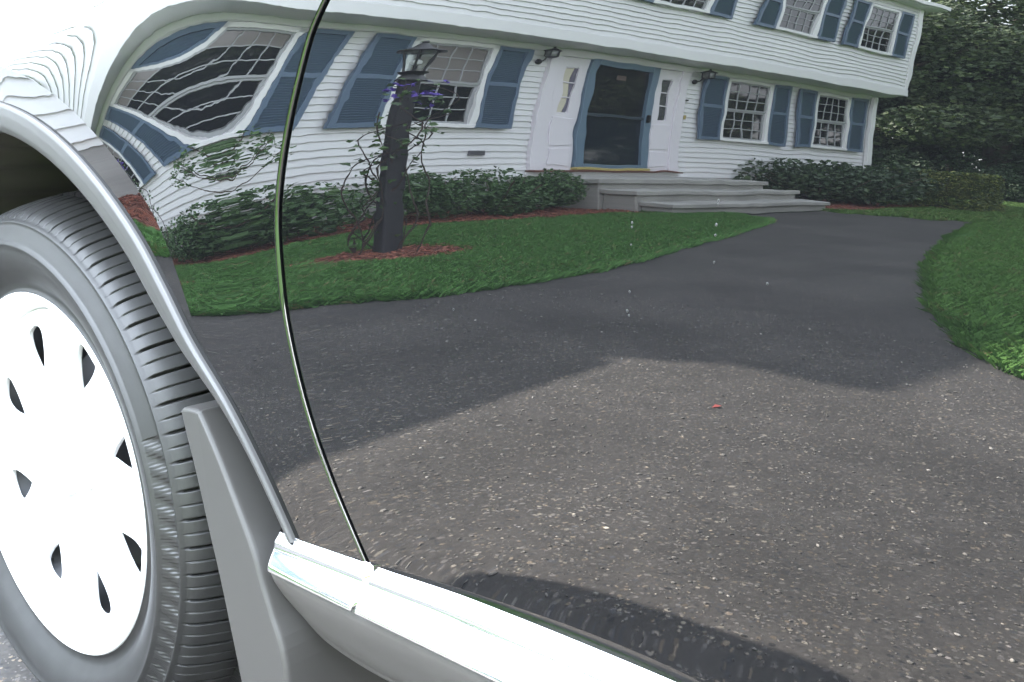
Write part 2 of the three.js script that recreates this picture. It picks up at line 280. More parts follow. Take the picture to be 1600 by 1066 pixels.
{ // front door: surround with sidelights, blue storm door
  const z = 0.02;
  const sur = obj('door_surround', merge([rbox(0.16, 2.2, 0.06, 0.006, X(-1.04), 1.7, z + 0.02), rbox(0.16, 2.2, 0.06, 0.006, X(1.04), 1.7, z + 0.02), box(0.4, 1.0, 0.03, X(-0.76), 1.1, z + 0.012), box(0.4, 1.0, 0.03, X(0.76), 1.1, z + 0.012), rbox(2.28, 0.12, 0.07, 0.006, X(0), 2.75, z + 0.025), box(0.4, 0.2, 0.03, X(-0.76), 2.6, z + 0.012), box(0.4, 0.2, 0.03, X(0.76), 2.6, z + 0.012), box(0.13, 0.9, 0.03, X(-0.9), 2.05, z + 0.012), box(0.13, 0.9, 0.03, X(-0.625), 2.05, z + 0.012), box(0.13, 0.9, 0.03, X(0.9), 2.05, z + 0.012), box(0.13, 0.9, 0.03, X(0.625), 2.05, z + 0.012)]), pinkTrim, house);
  for (const s of [-1, 1]) {
    obj('sidelight_panel', rbox(0.3, 0.5, 0.02, 0.006, X(s * 0.76), 1.28, z + 0.03), pinkTrim, sur); obj('sidelight_panel', rbox(0.3, 0.3, 0.02, 0.006, X(s * 0.76), 0.83, z + 0.03), pinkTrim, sur);
    const bars = [];
    for (let k = 0; k < 3; k++) obj('sidelight_pane', box(0.15, 0.27, 0.005, X(s * 0.762), 1.76 + k * 0.29, z + 0.004), s < 0 ? (creamGlass) : glassCurtain, sur);
    for (const y of [1.612, 1.9, 2.19, 2.488]) bars.push(rbox(0.16, 0.022, 0.02, 0.004, X(s * 0.762), y, z + 0.012));
    obj('sidelight_bar', merge(bars), pinkTrim, sur);
    if (s < 0) { obj('sidelight_shade', box(0.05, 0.86, 0.004, X(-0.71), 2.05, z + 0.009), M(0.16, 0.15, 0.2, 0.4), sur); }
  }
  const d = obj('front_door', merge([rbox(0.12, 2.09, 0.05, 0.006, X(-0.49), 1.655, z + 0.04), rbox(0.12, 2.09, 0.05, 0.006, X(0.49), 1.655, z + 0.04), rbox(0.86, 0.12, 0.05, 0.006, X(0), 2.64, z + 0.04), rbox(0.86, 0.1, 0.05, 0.006, X(0), 0.66, z + 0.04)]), blueDoor, house);
  obj('storm_rail', rbox(0.86, 0.05, 0.03, 0.004, X(0), 1.62, z + 0.035), blueDark, d);
  obj('door_pane', box(0.86, 0.93, 0.006, X(0), 2.115, z + 0.02), glassDark, d);
  obj('door_pane', box(0.86, 0.88, 0.006, X(0), 1.155, z + 0.02), M(0.014, 0.02, 0.027, 0.05, { ior: 1.5 }), d);
  obj('fanlight_pane', box(0.14, 0.1, 0.003, X(-0.02), 2.38, z + 0.0255), M(0.12, 0.09, 0.08, 0.1), d);
  obj('door_handle', rbox(0.025, 0.14, 0.05, 0.006, X(0.47), 1.62, z + 0.08), black, d);
  obj('door_sill', rbox(1.12, 0.045, 0.1, 0.006, X(0), 0.632, z + 0.05), brass, d);
  obj('threshold_board', rbox(2.26, 0.03, 0.12, 0.004, X(0), 0.59, z + 0.05), brown, house);
  obj('skirt_board', box(2.3, 0.1, 0.03, X(0), 0.52, z + 0.012), trimMat, house);
  obj('doorbell', rbox(0.035, 0.09, 0.02, 0.005, X(1.2), 1.72, z + 0.02), brass, house);
  obj('house_hook', rbox(0.05, 0.03, 0.03, 0.008, X(1.2), 2.08, z + 0.02), black, house);
  obj('vent_cover', merge([rbox(0.16, 0.075, 0.025, 0.005, X(-1.75), 0.88, z + 0.012), box(0.13, 0.008, 0.006, X(-1.75), 0.9, z + 0.027), box(0.13, 0.008, 0.006, X(-1.75), 0.875, z + 0.027)]), M(0.11, 0.11, 0.12, 0.6), house);
}
function onHouse(u, v, z) { const c = Math.cos(HT), s = Math.sin(HT); return [-4.589 + u * c + z * s, v - 0.03, 7.7265 + u * s - z * c]; }
const HROT = house.rotation.y;
function wallLantern(u, label) {
  const p = onHouse(u, 2.52, 0.03), t = thing('wall_lantern', label, 'lantern', p, HROT, 'lanterns beside the front door');
  const plate = new THREE.SphereGeometry(0.055, 16, 8); plate.scale(1, 1, 0.35);
  obj('back_plate', plate, black, t);
  const arm = new THREE.TubeGeometry(new THREE.CatmullRomCurve3([[0, 0, 0.01], [0, 0.02, 0.07], [0, 0.09, 0.1], [0, 0.06, 0.14]].map((q) => new THREE.Vector3(...q))), 16, 0.01, 8); obj('arm', arm, black, t);
  const pts = [[0.03, 0], [0.062, 0.02], [0.075, 0.13], [0.02, 0.13]].map(([r, y]) => new THREE.Vector2(r, y));
  const lg = new THREE.LatheGeometry(pts, 6); lg.translate(0, 0.07, 0.15); obj('lantern_glass', lg, M(0.2, 0.21, 0.2, 0.1), t);
  const cap = new THREE.ConeGeometry(0.1, 0.07, 6); cap.translate(0, 0.235, 0.15); const bot = new THREE.CylinderGeometry(0.07, 0.03, 0.02, 6); bot.translate(0, 0.07, 0.15);
  obj('lantern_cap', merge([cap, new THREE.SphereGeometry(0.015, 8, 6).translate(0, 0.275, 0.15)]), black, t); obj('lantern_base', bot, black, t);
  const bars = []; for (let k = 0; k < 6; k++) { const a = k / 6 * 6.283; bars.push(box(0.008, 0.115, 0.008, 0.072 * Math.sin(a), 0.14, 0.15 + 0.072 * Math.cos(a))); } obj('lantern_cage', merge(bars), black, t);
}
wallLantern(-1.27, 'black wall lantern between the front door and the window with the vine post before it');
wallLantern(1.3, 'black wall lantern between the front door and the window above the steps');
{ // garage wing beside the house, before the car: it casts the nearer part of the shadow on the driveway
  const g = thing('garage', 'white clapboard garage wing with a shingled roof in front of the car', 'garage', [0, 0, 0]);
  obj('wall', merge([box(0.2, 2.7, 2.0, -2.9, 1.35, -0.72), box(0.2, 2.7, 2.0, -2.9, 1.35, -5.5), box(0.2, 0.5, 2.8, -2.9, 2.45, -3.1), box(2.2, 2.7, 0.2, -4.1, 1.35, 0.18), box(2.2, 2.7, 0.2, -4.1, 1.35, -6.4)]), trimMat, g);
  const r = rng(70);
  for (let k = 0; k < 21; k++) { const b = board(0, 1.98, 0.08 + k * 0.1235, 0.1275, 0, 0.016, 300 + k); b.rotateY(Math.PI / 2); b.translate(-2.798, 0, -1.7); obj('clapboard', b, sidingMats[Math.floor(r() * 3)], g); }
  for (let k = 0; k < 21; k++) { const b = board(0, 2.2, 0.08 + k * 0.1235, 0.1275, 0, 0.016, 340 + k); b.translate(-3.0, 0, 0.282); obj('clapboard', b, sidingMats[Math.floor(r() * 3)], g); }
  obj('corner_board', merge([rbox(0.05, 2.7, 0.13, 0.005, -2.785, 1.35, 0.24), rbox(0.13, 2.7, 0.05, 0.005, -2.85, 1.35, 0.3)]), trimMat, g);
  const gd = obj('garage_door', merge([0, 1, 2, 3].map((k) => rbox(0.06, 0.53, 2.78, 0.01, -2.94, 0.28 + k * 0.54, -3.1))), trimMat, g);
  for (let k = 0; k < 4; k++) for (let j = 0; j < 4; j++) obj('door_panel', rbox(0.03, 0.34, 0.52, 0.012, -2.915, 0.28 + k * 0.54, -4.12 + j * 0.68), trimMat, gd);
  const sl = (x0, y0, x1, y1) => { const len = Math.hypot(x1 - x0, y1 - y0), q = new THREE.BoxGeometry(len, 0.07, 7.01); q.rotateZ(Math.atan2(y1 - y0, x1 - x0)); q.translate((x0 + x1) / 2, (y0 + y1) / 2, -3.195); return meterUV(q); };
  obj('roof', merge([sl(-5.2, 4.0, -2.62, 2.83)]), roofMat, g); obj('gutter', box(0.1, 0.1, 7.01, -2.6, 2.79, -3.195), trimMat, g);
  const gs = new THREE.Shape([new THREE.Vector2(-5.2, 0), new THREE.Vector2(-2.8, 0), new THREE.Vector2(-2.8, 0.2), new THREE.Vector2(-5.2, 1.22)]), ge = new THREE.ExtrudeGeometry(gs, { depth: 0.18, bevelEnabled: false }); ge.translate(0, 2.7, 0.09); obj('gable', ge, trimMat, g);
}
{ // concrete front steps
  const st = thing('front_steps', 'grey concrete front steps with three treads below the blue door', 'steps', [0, 0, 0]);
  const blk = (x0, x1, y0, y1, z0, z1) => rbox(x1 - x0, y1 - y0, z1 - z0, 0.012, (x0 + x1) / 2, (y0 + y1) / 2, (z0 + z1) / 2);
  const wear = (g) => meterUV(g, 2, 1);
  obj('landing', wear(blk(-4.56, -3.62, 0.40, 0.475, 6.28, 9.12)), concrete, st); obj('riser', wear(blk(-4.56, -3.66, 0, 0.4, 6.33, 9.08)), concrete, st);
  obj('tread', wear(blk(-3.66, -3.32, 0.255, 0.32, 6.34, 9.18)), concrete, st); obj('riser', wear(blk(-3.66, -3.36, 0, 0.255, 6.38, 9.14)), concrete, st);
  obj('tread', wear(blk(-3.36, -3.02, 0.105, 0.165, 6.4, 9.24)), concrete, st); obj('riser', wear(blk(-3.36, -3.06, 0, 0.105, 6.44, 9.2)), concrete, st);
}

// ------------------------------------------------------------------ planting
function leaves(n, sample, size, col, seed, up = 0.3) {     // n small folded leaves with colour per leaf
  const r = rng(seed), pos = new Float32Array(n * 18), cl = new Float32Array(n * 18), c = new THREE.Color();
  const a = new THREE.Vector3(), b = new THREE.Vector3(), nn = new THREE.Vector3();
  for (let k = 0; k < n; k++) {
    const p = sample(r), s = size * (0.6 + 0.8 * r());
    nn.set(r() - 0.5, r() - 0.5 + up, r() - 0.5).normalize(); a.set(r() - 0.5, r() - 0.5, r() - 0.5).cross(nn).normalize(); b.crossVectors(nn, a);
    const w = s * 0.42, f = s * 0.16, q = [p[0], p[1], p[2]];
    const T = [q[0] + a.x * s, q[1] + a.y * s, q[2] + a.z * s], L = [q[0] + a.x * s * 0.5 + b.x * w + nn.x * f, q[1] + a.y * s * 0.5 + b.y * w + nn.y * f, q[2] + a.z * s * 0.5 + b.z * w + nn.z * f], Rr = [q[0] + a.x * s * 0.5 - b.x * w + nn.x * f, q[1] + a.y * s * 0.5 - b.y * w + nn.y * f, q[2] + a.z * s * 0.5 - b.z * w + nn.z * f];
    pos.set([...q, ...L, ...T, ...q, ...T, ...Rr], k * 18);
    const cc = col(r, p); for (let i = 0; i < 6; i++) cl.set(cc, k * 18 + i * 3);
  }
  const g = new THREE.BufferGeometry(); g.setAttribute('position', new THREE.BufferAttribute(pos, 3)); g.setAttribute('color', new THREE.BufferAttribute(cl, 3)); g.computeVertexNormals(); return g;
}
const leafMat = new THREE.MeshPhysicalMaterial({ vertexColors: true, roughness: 0.6, side: THREE.DoubleSide, transmission: 0.25, thickness: 0 });
const leafOpaque = new THREE.MeshPhysicalMaterial({ vertexColors: true, roughness: 0.6, side: THREE.DoubleSide });
const bark = M(0.06, 0.045, 0.035, 0.9), twig = M(0.07, 0.05, 0.035, 0.9);
const mix = (a, b, t) => a.map((x, i) => lerp(x, b[i], t));
function lobes(list) {             // sample a point in a set of ellipsoids, mostly near their skins
  return (r) => { const l = list[Math.floor(r() * list.length)]; let v; do v = [r() * 2 - 1, r() * 2 - 1, r() * 2 - 1]; while (Math.hypot(...v) > 1); const m = Math.hypot(...v) || 1, k = Math.pow(m, 0.45) / m; return [l[0] + v[0] * k * l[3], Math.max(0.03, l[1] + v[1] * k * l[4]), l[2] + v[2] * k * l[5]]; };
}
function stems(n, r0, h, seed, base = 0.05) { const r = rng(seed), t = []; for (let i = 0; i < n; i++) { const a = r() * 6.28, d = r0 * Math.sqrt(r()), e = [d * Math.cos(a), h * (0.6 + 0.4 * r()), d * Math.sin(a)]; t.push(new THREE.TubeGeometry(new THREE.CatmullRomCurve3([new THREE.Vector3(e[0] * base / 0.3, 0, e[2] * base / 0.3), new THREE.Vector3(e[0] * 0.6, e[1] * 0.5, e[2] * 0.6), new THREE.Vector3(...e)]), 5, 0.008, 5)); } return merge(t); }
function shrub(name, label, pos, ls, n, size, colA, colB, seed, group) {
  const t = thing(name, label, 'shrub', pos, 0, group);
  const hmax = Math.max(...ls.map((l) => l[1] + l[4]));
  obj('foliage', leaves(n, lobes(ls), size, (r) => mix(colA, colB, r() * r()), seed), leafMat, t);
  obj('stems', stems(14, Math.max(...ls.map((l) => Math.hypot(l[0], l[2]))) + 0.12, hmax * 0.8, seed + 1), twig, t);
  return t;
}
const gA = [0.04, 0.095, 0.026], gB = [0.11, 0.21, 0.06], gD = [0.034, 0.07, 0.028];
const rowLobes = (len, w, h, n, seed, dir = [0, 1]) => { const r = rng(seed); return Array.from({ length: n }, (_, i) => { const t = (i + 0.5) / n - 0.5; const q = r(); return [dir[0] * t * len + (r() - 0.5) * w * 0.6, h * (0.3 + 0.3 * q), dir[1] * t * len + (r() - 0.5) * w * 0.6, w * (0.26 + 0.2 * r()), h * (0.28 + 0.16 * q), w * (0.26 + 0.2 * r())]; }); };
shrub('azalea_bush', 'low loose green azalea bush in mulch under the window beside the garage', [-3.95, 0.02, 3.4], rowLobes(1.0, 0.6, 0.64, 16, 1), 9000, 0.036, gA, gB, 81, 'azaleas along the foundation');
shrub('azalea_bush', 'low green azalea bush between the vine post and the concrete steps', [-3.85, 0.02, 5.3], rowLobes(1.6, 0.6, 0.6, 18, 2), 9500, 0.036, gA, gB, 83, 'azaleas along the foundation');
shrub('rhododendron_bush', 'dark broad-leaved bush at the far end of the concrete steps', [-3.95, 0.02, 11.05], rowLobes(1.4, 1.1, 0.98, 19, 3, [0.35, 0.94]), 6500, 0.075, gD, [0.1, 0.15, 0.07], 85, null);
shrub('spirea_shrub', 'small yellow-green shrub between the dark bush and the clipped hedge', [-3.95, 0.02, 12.15], rowLobes(0.5, 0.5, 0.52, 4, 4), 2200, 0.04, [0.06, 0.085, 0.02], [0.16, 0.17, 0.04], 87, null);
{
  const t = thing('lanky_shrub', 'tall thin shrub with a loose leafy top before the window beside the garage', 'shrub', onHouse(-4.15, 0.05, 0.55), 0);
  const r = rng(611), st = [], tips = [];
  for (let k = 0; k < 9; k++) { const a = r() * 6.283, d = 0.1 + 0.32 * r(), h = 0.95 + 0.3 * r(), e = new THREE.Vector3(d * Math.cos(a) * 0.6, h, d * Math.sin(a)); st.push(new THREE.TubeGeometry(new THREE.CatmullRomCurve3([new THREE.Vector3(0.03 * Math.cos(a), 0, 0.03 * Math.sin(a)), new THREE.Vector3(e.x * 0.4, h * 0.6, e.z * 0.4), e]), 10, 0.004, 5)); for (let i = 0; i < 46; i++) { const q = 0.62 + 0.4 * r(); tips.push([e.x * q + (r() - 0.5) * 0.13, h * (0.8 + 0.22 * r()), e.z * q + (r() - 0.5) * 0.13]); } }
  let i = 0; obj('stems', merge(st), twig, t); obj('foliage', leaves(tips.length, () => tips[i++ % tips.length], 0.042, (q) => mix(gA, gB, q()), 612), leafMat, t);
}
{ // clipped hedge: a rounded block, twiggy inside
  const t = thing('clipped_hedge', 'clipped box-shaped hedge with flecks of yellow-green new growth', 'hedge', [-3.2, 0, 12.85], 0.12);
  const s = (r) => { const a = r() * 2 - 1, b = r(), c = r() * 2 - 1, f = Math.floor(r() * 5); let x = a, y = b, z = c; if (f === 0) y = 1 - 0.05 * r(); else if (f === 1) x = 1 - 0.06 * r(); else if (f === 2) x = -1 + 0.06 * r(); else if (f === 3) z = -1 + 0.06 * r(); const rd = 1 - 0.13 * Math.pow(Math.abs(x), 6) * y - 0.1 * (1 - y); return [x * 0.62 * rd, 0.04 + y * 0.84 * (1 - 0.06 * Math.pow(Math.abs(x), 6)) + 0.02 * Math.sin(x * 9), z * 0.4 * rd]; };
  obj('foliage', leaves(15000, s, 0.036, (r) => r() < 0.5 ? mix([0.12, 0.16, 0.035], [0.26, 0.28, 0.055], r()) : mix(gD, [0.09, 0.14, 0.035], r()), 89), leafMat, t);
  obj('stems', stems(20, 0.5, 0.75, 90, 0.2), twig, t);
}
shrub('clipped_bush', 'dark rounded bush in the sunny lawn behind the clipped hedge', [-5.0, 0, 20.8], rowLobes(1.1, 1.2, 1.25, 8, 5, [1, 0]), 4200, 0.08, gD, [0.05, 0.085, 0.03], 91, null);
shrub('golden_shrub', 'pale yellow-green shrub between the clipped hedge and the dark rounded bush', [-5.4, 0, 18.4], rowLobes(0.9, 0.7, 0.95, 6, 6, [1, 0]), 2600, 0.06, [0.11, 0.14, 0.03], [0.24, 0.26, 0.06], 92, null);

function treeGeo(H, Rr, nl, n, size, seed, colA, colB, low = 0.22) {
  const r = rng(seed), ls = [];
  for (let i = 0; i < nl; i++) { const a = r() * 6.283, y = lerp(low, 0.9, r()), rad = Rr * 0.72 * Math.sqrt(r()) * (1.1 - Math.abs(y - 0.5) * 0.9), s = Rr * (0.24 + 0.16 * r()); ls.push([rad * Math.cos(a), H * y, rad * Math.sin(a), s, s * 0.72, s]); }
  const crown = leaves(n, lobes(ls), size, (q) => mix(colA, colB, q() * q()), seed + 1, 0.15);
  const limbs = [];
  const trunk = new THREE.TubeGeometry(new THREE.CatmullRomCurve3([[0, -0.1, 0], [0.06, H * 0.2, 0.03], [-0.05, H * 0.5, 0.05], [0.03, H * 0.82, 0]].map((q) => new THREE.Vector3(...q))), 14, 1, 9);
  const p = trunk.attributes.position, c = new THREE.Vector3(); for (let i = 0; i < p.count; i++) { const y = p.getY(i), ring = Math.floor(i / 10), k = lerp(H * 0.028, H * 0.006, ring / 14); const cx = 0; c.fromBufferAttribute(p, i); const cy = trunk.parameters.path.getPointAt(ring / 14); c.sub(cy).multiplyScalar(k).add(cy); p.setXYZ(i, c.x, c.y, c.z); } trunk.computeVertexNormals();
  limbs.push(trunk);
  for (const l of ls) { const y0 = H * (0.14 + 0.5 * (l[1] / H)) * 0.8; limbs.push(new THREE.TubeGeometry(new THREE.CatmullRomCurve3([new THREE.Vector3(0, y0, 0), new THREE.Vector3(l[0] * 0.5, lerp(y0, l[1], 0.65), l[2] * 0.5), new THREE.Vector3(l[0], l[1], l[2])]), 5, H * 0.0055, 5)); }
  return { crown, trunk: merge(limbs) };
}
const treeKinds = [treeGeo(9, 3.4, 26, 36000, 0.115, 501, [0.05, 0.085, 0.038], [0.2, 0.27, 0.1]), treeGeo(8, 3.0, 22, 32000, 0.115, 511, [0.06, 0.095, 0.045], [0.23, 0.29, 0.11], 0.12), treeGeo(10, 2.6, 24, 28000, 0.11, 521, [0.042, 0.072, 0.038], [0.14, 0.2, 0.085], 0.06)];
function tree(k, x, z, s, turn, label, group) { const t = thing('tree', label, 'tree', [x, -0.012, z], turn, group); t.scale.setScalar(s); obj('trunk', treeKinds[k].trunk, bark, t); obj('crown', treeKinds[k].crown, leafMat, t); }
const backG = 'trees behind the sunny lawn';
for (const [k, x, z, s, t] of [[1, -8.2, 21.5, 1.3, 0.3], [0, -5.8, 24.0, 1.35, 2.1], [0, -12.5, 22, 1.2, 4.0], [1, -2.4, 25.5, 1.45, 1.2], [2, -9.6, 27, 1.15, 0.8], [2, -4.2, 30, 1.2, 2.8], [1, 1.2, 29, 1.3, 5.0], [0, -16.5, 26, 1.15, 1.0], [2, -6.9, 23.2, 0.85, 3.5], [2, -1.2, 31, 1.2, 0.2], [1, -6.8, 29, 1.35, 1.7], [2, 1.6, 26.5, 1.0, 2.2], [2, 4.2, 27, 1.0, 4.2]])
  tree(k, x, z, s, t, 'leafy green tree in the wood edge behind the sunny lawn beyond the house', backG);
for (const [k, x, z, s, t] of [[0, 13.5, 8.5, 1.2, 0.5], [1, 12.5, 13.5, 1.3, 2.2], [0, 10.0, 18, 1.2, 3.1], [2, 14.5, 4, 1.2, 1.9], [1, 7.2, 22.5, 1.3, 4.4], [2, 15.5, 17, 1.3, 2.9], [0, 12, 24, 1.3, 0.9]])
  tree(k, x, z, s, t, 'leafy green tree across the lawn, facing the front door of the house', 'trees facing the house');
{
  const r = rng(950);
  for (const [x, z] of [[-9.5, 19.6], [-7.6, 20.4], [-5.9, 21.8], [-4.4, 23.2], [-2.9, 24], [-1.2, 24.6]])
    shrub('undergrowth_bush', 'dark undergrowth bush at the foot of the wood edge', [x, 0, z], rowLobes(1.8, 1.5, 1.7 + 0.5 * r(), 9, Math.floor(r() * 1000), [1, 0]), 3600, 0.12, gD, [0.055, 0.09, 0.03], 960 + Math.floor(x * 3), 'undergrowth along the wood edge');
  for (const [x, z] of [[0.8, 25], [2.8, 25.2], [4.6, 23.4], [5.2, 20.6], [6.8, 19.2], [8.2, 16.6], [9.8, 14.4], [10.4, 11.8], [11, 9.4], [11.6, 6.8]])
    shrub('garden_bush', 'broad green bush at the foot of the trees facing the house', [x, 0, z], rowLobes(2.2, 1.7, 1.9 + 0.6 * r(), 9, Math.floor(r() * 1000), [0.6, 0.8]), 3000, 0.13, gD, [0.06, 0.1, 0.035], 1960 + Math.floor(x * 3), 'bushes facing the house');
}

// ------------------------------------------------------------------ lamp post with a climbing plant
{
  const px = -2.47, pz = 3.06;
  const t = thing('lamp_post', 'dark wooden lamp post with a wide glass lantern, wrapped in a climbing plant', 'lamp post', [px, 0, pz], 0);
  t.rotation.set(-0.03, 0.3, 0.028);
  const wood = (() => { const n = 256, a = noiseField(n, 60, 61), b = noiseField(n, 8, 62); return M(1, 1, 1, 0.8, { map: sTex(n, (i) => { const v = 0.016 + 0.012 * a[i] + 0.008 * b[i]; return [v, v * 0.98, v * 1.1]; }) }); })();
  obj('post', rbox(0.088, 1.52, 0.088, 0.01, 0, 0.74, 0), wood, t);
  const collar = new THREE.CylinderGeometry(0.05, 0.085, 0.06, 12); collar.translate(0, 1.53, 0);
  obj('lantern_base', merge([collar, new THREE.CylinderGeometry(0.09, 0.06, 0.03, 6).translate(0, 1.575, 0)]), black, t);
  const gl = new THREE.LatheGeometry([[0.055, 0], [0.1, 0.2]].map((q) => new THREE.Vector2(...q)), 6); gl.translate(0, 1.6, 0); obj('lantern_glass', gl, M(0.9, 0.93, 0.92, 0.06, { transmission: 1, thickness: 0, ior: 1.45 }), t);
  const bars = []; for (let k = 0; k < 6; k++) { const a = k / 6 * 6.283; const b = new THREE.CylinderGeometry(0.007, 0.007, 0.21, 5); b.rotateX(0.22); b.rotateY(a); b.translate(0.079 * Math.sin(a), 1.7, 0.079 * Math.cos(a)); bars.push(b); } obj('lantern_cage', merge(bars), black, t);
  obj('bulb', new THREE.SphereGeometry(0.032, 12, 10).translate(0, 1.69, 0), M(0.8, 0.8, 0.78, 0.3), t);
  const cap = new THREE.LatheGeometry([[0, 0.1], [0.02, 0.095], [0.05, 0.05], [0.122, 0.012], [0.126, 0], [0.0, 0]].map((q) => new THREE.Vector2(...q)), 24); cap.translate(0, 1.8, 0);
  obj('lantern_cap', merge([cap, new THREE.SphereGeometry(0.018, 8, 8).translate(0, 1.91, 0)]), black, t);
  const v = thing('clematis_vine', 'thin climbing vine with sparse leaves and purple flowers on the lamp post', 'vine', [px, 0.02, pz], 0);
  const r = rng(77), st = [], pts = [];
  for (let k = 0; k < 9; k++) {
    const a0 = r() * 6.28, c = [], hgt = 0.7 + 0.8 * r(), rr = 0.07 + 0.09 * r();
    for (let i = 0; i <= 8; i++) { const q = i / 8, a = a0 + q * 2.5 * (r() < 0.5 ? 0.4 : 1), d = rr + 0.05 * Math.sin(q * 7 + k) + (q > 0.85 ? 0.08 : 0) * r(); const p = new THREE.Vector3(d * Math.cos(a), hgt * q, d * Math.sin(a)); c.push(p); }
    const cu = new THREE.CatmullRomCurve3(c); st.push(new THREE.TubeGeometry(cu, 24, 0.004, 5));
    for (let i = 0; i < 17; i++) { const q = Math.pow(r(), 0.6), p = cu.getPoint(q); pts.push([p.x + (r() - 0.5) * 0.07, p.y + (r() - 0.5) * 0.06, p.z + (r() - 0.5) * 0.07]); }
  }
  for (let i = 0; i < 70; i++) { const a = r() * 6.28; pts.push([(0.07 + 0.1 * r()) * Math.cos(a), 0.75 + 0.75 * r(), (0.07 + 0.1 * r()) * Math.sin(a)]); }
  obj('stem', merge(st), M(0.045, 0.03, 0.025, 0.9), v);
  let i = 0; obj('foliage', leaves(pts.length, () => pts[i++ % pts.length], 0.042, (q) => mix([0.03, 0.07, 0.02], [0.09, 0.17, 0.05], q()), 78), leafMat, v);
  const fp = Array.from({ length: 26 }, (_, k) => { const a = r() * 6.28; return [0.13 * Math.cos(a), 1.2 + 0.28 * r(), 0.13 * Math.sin(a)]; }); let j = 0;
  obj('flowers', leaves(104, () => fp[Math.floor(j++ / 4)], 0.035, () => [0.09, 0.05, 0.32], 79), leafOpaque, v);
}

// ------------------------------------------------------------------ grass and mulch chips
function blades(count, place, hgt, colA, colB, seed, name, label) {
  const r = rng(seed), tri = [];
  for (let b = 0; b < 6; b++) { const a = r() * 6.28, l = 0.35 + 0.5 * r(), w = 0.045 + 0.03 * r(), ox = (r() - 0.5) * 0.5, oz = (r() - 0.5) * 0.5, hh = 0.7 + 0.4 * r(); const ca = Math.cos(a), sa = Math.sin(a); tri.push(ox - sa * w, 0, oz + ca * w, ox + sa * w, 0, oz - ca * w, ox + ca * l * 0.4 - sa * w * 0.6, hh * 0.65, oz + sa * l * 0.4 + ca * w * 0.6); tri.push(ox + sa * w, 0, oz - ca * w, ox + ca * l, hh, oz + sa * l, ox + ca * l * 0.4 - sa * w * 0.6, hh * 0.65, oz + sa * l * 0.4 + ca * w * 0.6); }
  const g = new THREE.BufferGeometry(); g.setAttribute('position', new THREE.Float32BufferAttribute(tri, 3)); g.computeVertexNormals();
  const m = new THREE.InstancedMesh(g, M(1, 1, 1, 0.7), count), o = new THREE.Object3D(), c = new THREE.Color();
  for (let k = 0; k < count; k++) { const [x, z, s] = place(r); o.position.set(x, -0.012, z); o.rotation.set((r() - 0.5) * 0.3, r() * 6.28, (r() - 0.5) * 0.3); const h = hgt * (0.6 + 0.7 * r()) * (s ?? 1); o.scale.set(h * 1.1, h, h * 1.1); o.updateMatrix(); m.setMatrixAt(k, o.matrix); const q = r(), cc = r() < 0.05 ? [0.17, 0.15, 0.06] : mix(colA, colB, q); c.setRGB(...cc); m.setColorAt(k, c); }
  m.name = numbered(name); m.userData = { kind: 'stuff', label, category: 'grass' }; m.castShadow = m.receiveShadow = true; scene.add(m);
}
const drivePoly = driveEdge, pickIn = (x0, x1, z0, z1, ok) => (r) => { let x, z; do { x = lerp(x0, x1, r()); z = lerp(z0, z1, r()); } while (!ok(x, z)); return [x, z]; };
const notBed = (x, z) => !inside(bedPts, x, z) && !inside(bedPts2, x, z) && !(inside(ringPts, x, z));
const offDrive = (x, z) => !inside(drivePoly, x, z);
blades(120000, pickIn(-3.75, -1.1, 1.86, 7.2, (x, z) => offDrive(x, z) && notBed(x, z)), 0.05, [0.04, 0.115, 0.02], [0.085, 0.22, 0.042], 701, 'lawn_grass', 'thick green grass of the lawn strip with the lamp post');
blades(130000, pickIn(-2.2, 3.4, 1.85, 10.5, (x, z) => offDrive(x, z) && x > -3 && z > 1.9 && (x > -1.9 + (10 - z) * 0.1)), 0.048, [0.05, 0.13, 0.022], [0.11, 0.24, 0.045], 702, 'lawn_grass', 'green grass inside the curve of the driveway');
blades(60000, pickIn(-4.5, 2.5, 9.0, 22, (x, z) => offDrive(x, z) && notBed(x, z)), 0.06, [0.05, 0.115, 0.02], [0.12, 0.22, 0.045], 703, 'lawn_grass', 'sunlit grass beyond the clipped hedge');
{
  const g = new THREE.BoxGeometry(1, 0.22, 0.3), m = new THREE.InstancedMesh(g, M(1, 1, 1, 0.9), 9000), o = new THREE.Object3D(), c = new THREE.Color(), r = rng(801);
  for (let k = 0; k < 9000; k++) {
    let x, z; const q = r();
    if (q < 0.7) do { x = lerp(-4.9, -3.0, r()); z = lerp(1.95, 6.4, r()); } while (!inside(bedPts, x, z));
    else if (q < 0.88) do { x = lerp(-4.7, -2.5, r()); z = lerp(9.3, 13.2, r()); } while (!inside(bedPts2, x, z));
    else { const a = r() * 6.28, d = 0.32 * Math.sqrt(r()); x = -2.36 + d * 1.1 * Math.cos(a); z = 2.98 + d * Math.sin(a); }
    o.position.set(x, 0.022 + 0.012 * r(), z); o.rotation.set((r() - 0.5) * 0.7, r() * 6.28, (r() - 0.5) * 0.7); const s = 0.018 + 0.03 * r(); o.scale.set(s, s * 0.8, s * 0.8); o.updateMatrix(); m.setMatrixAt(k, o.matrix);
    const t = r(); c.setRGB(0.08 + 0.2 * t, 0.032 + 0.065 * t, 0.022 + 0.04 * t); m.setColorAt(k, c);
  }
  m.name = 'mulch_chips'; m.userData = { kind: 'stuff', label: 'loose red-brown bark chips on the planting beds', category: 'mulch' }; m.castShadow = m.receiveShadow = true; scene.add(m);
}
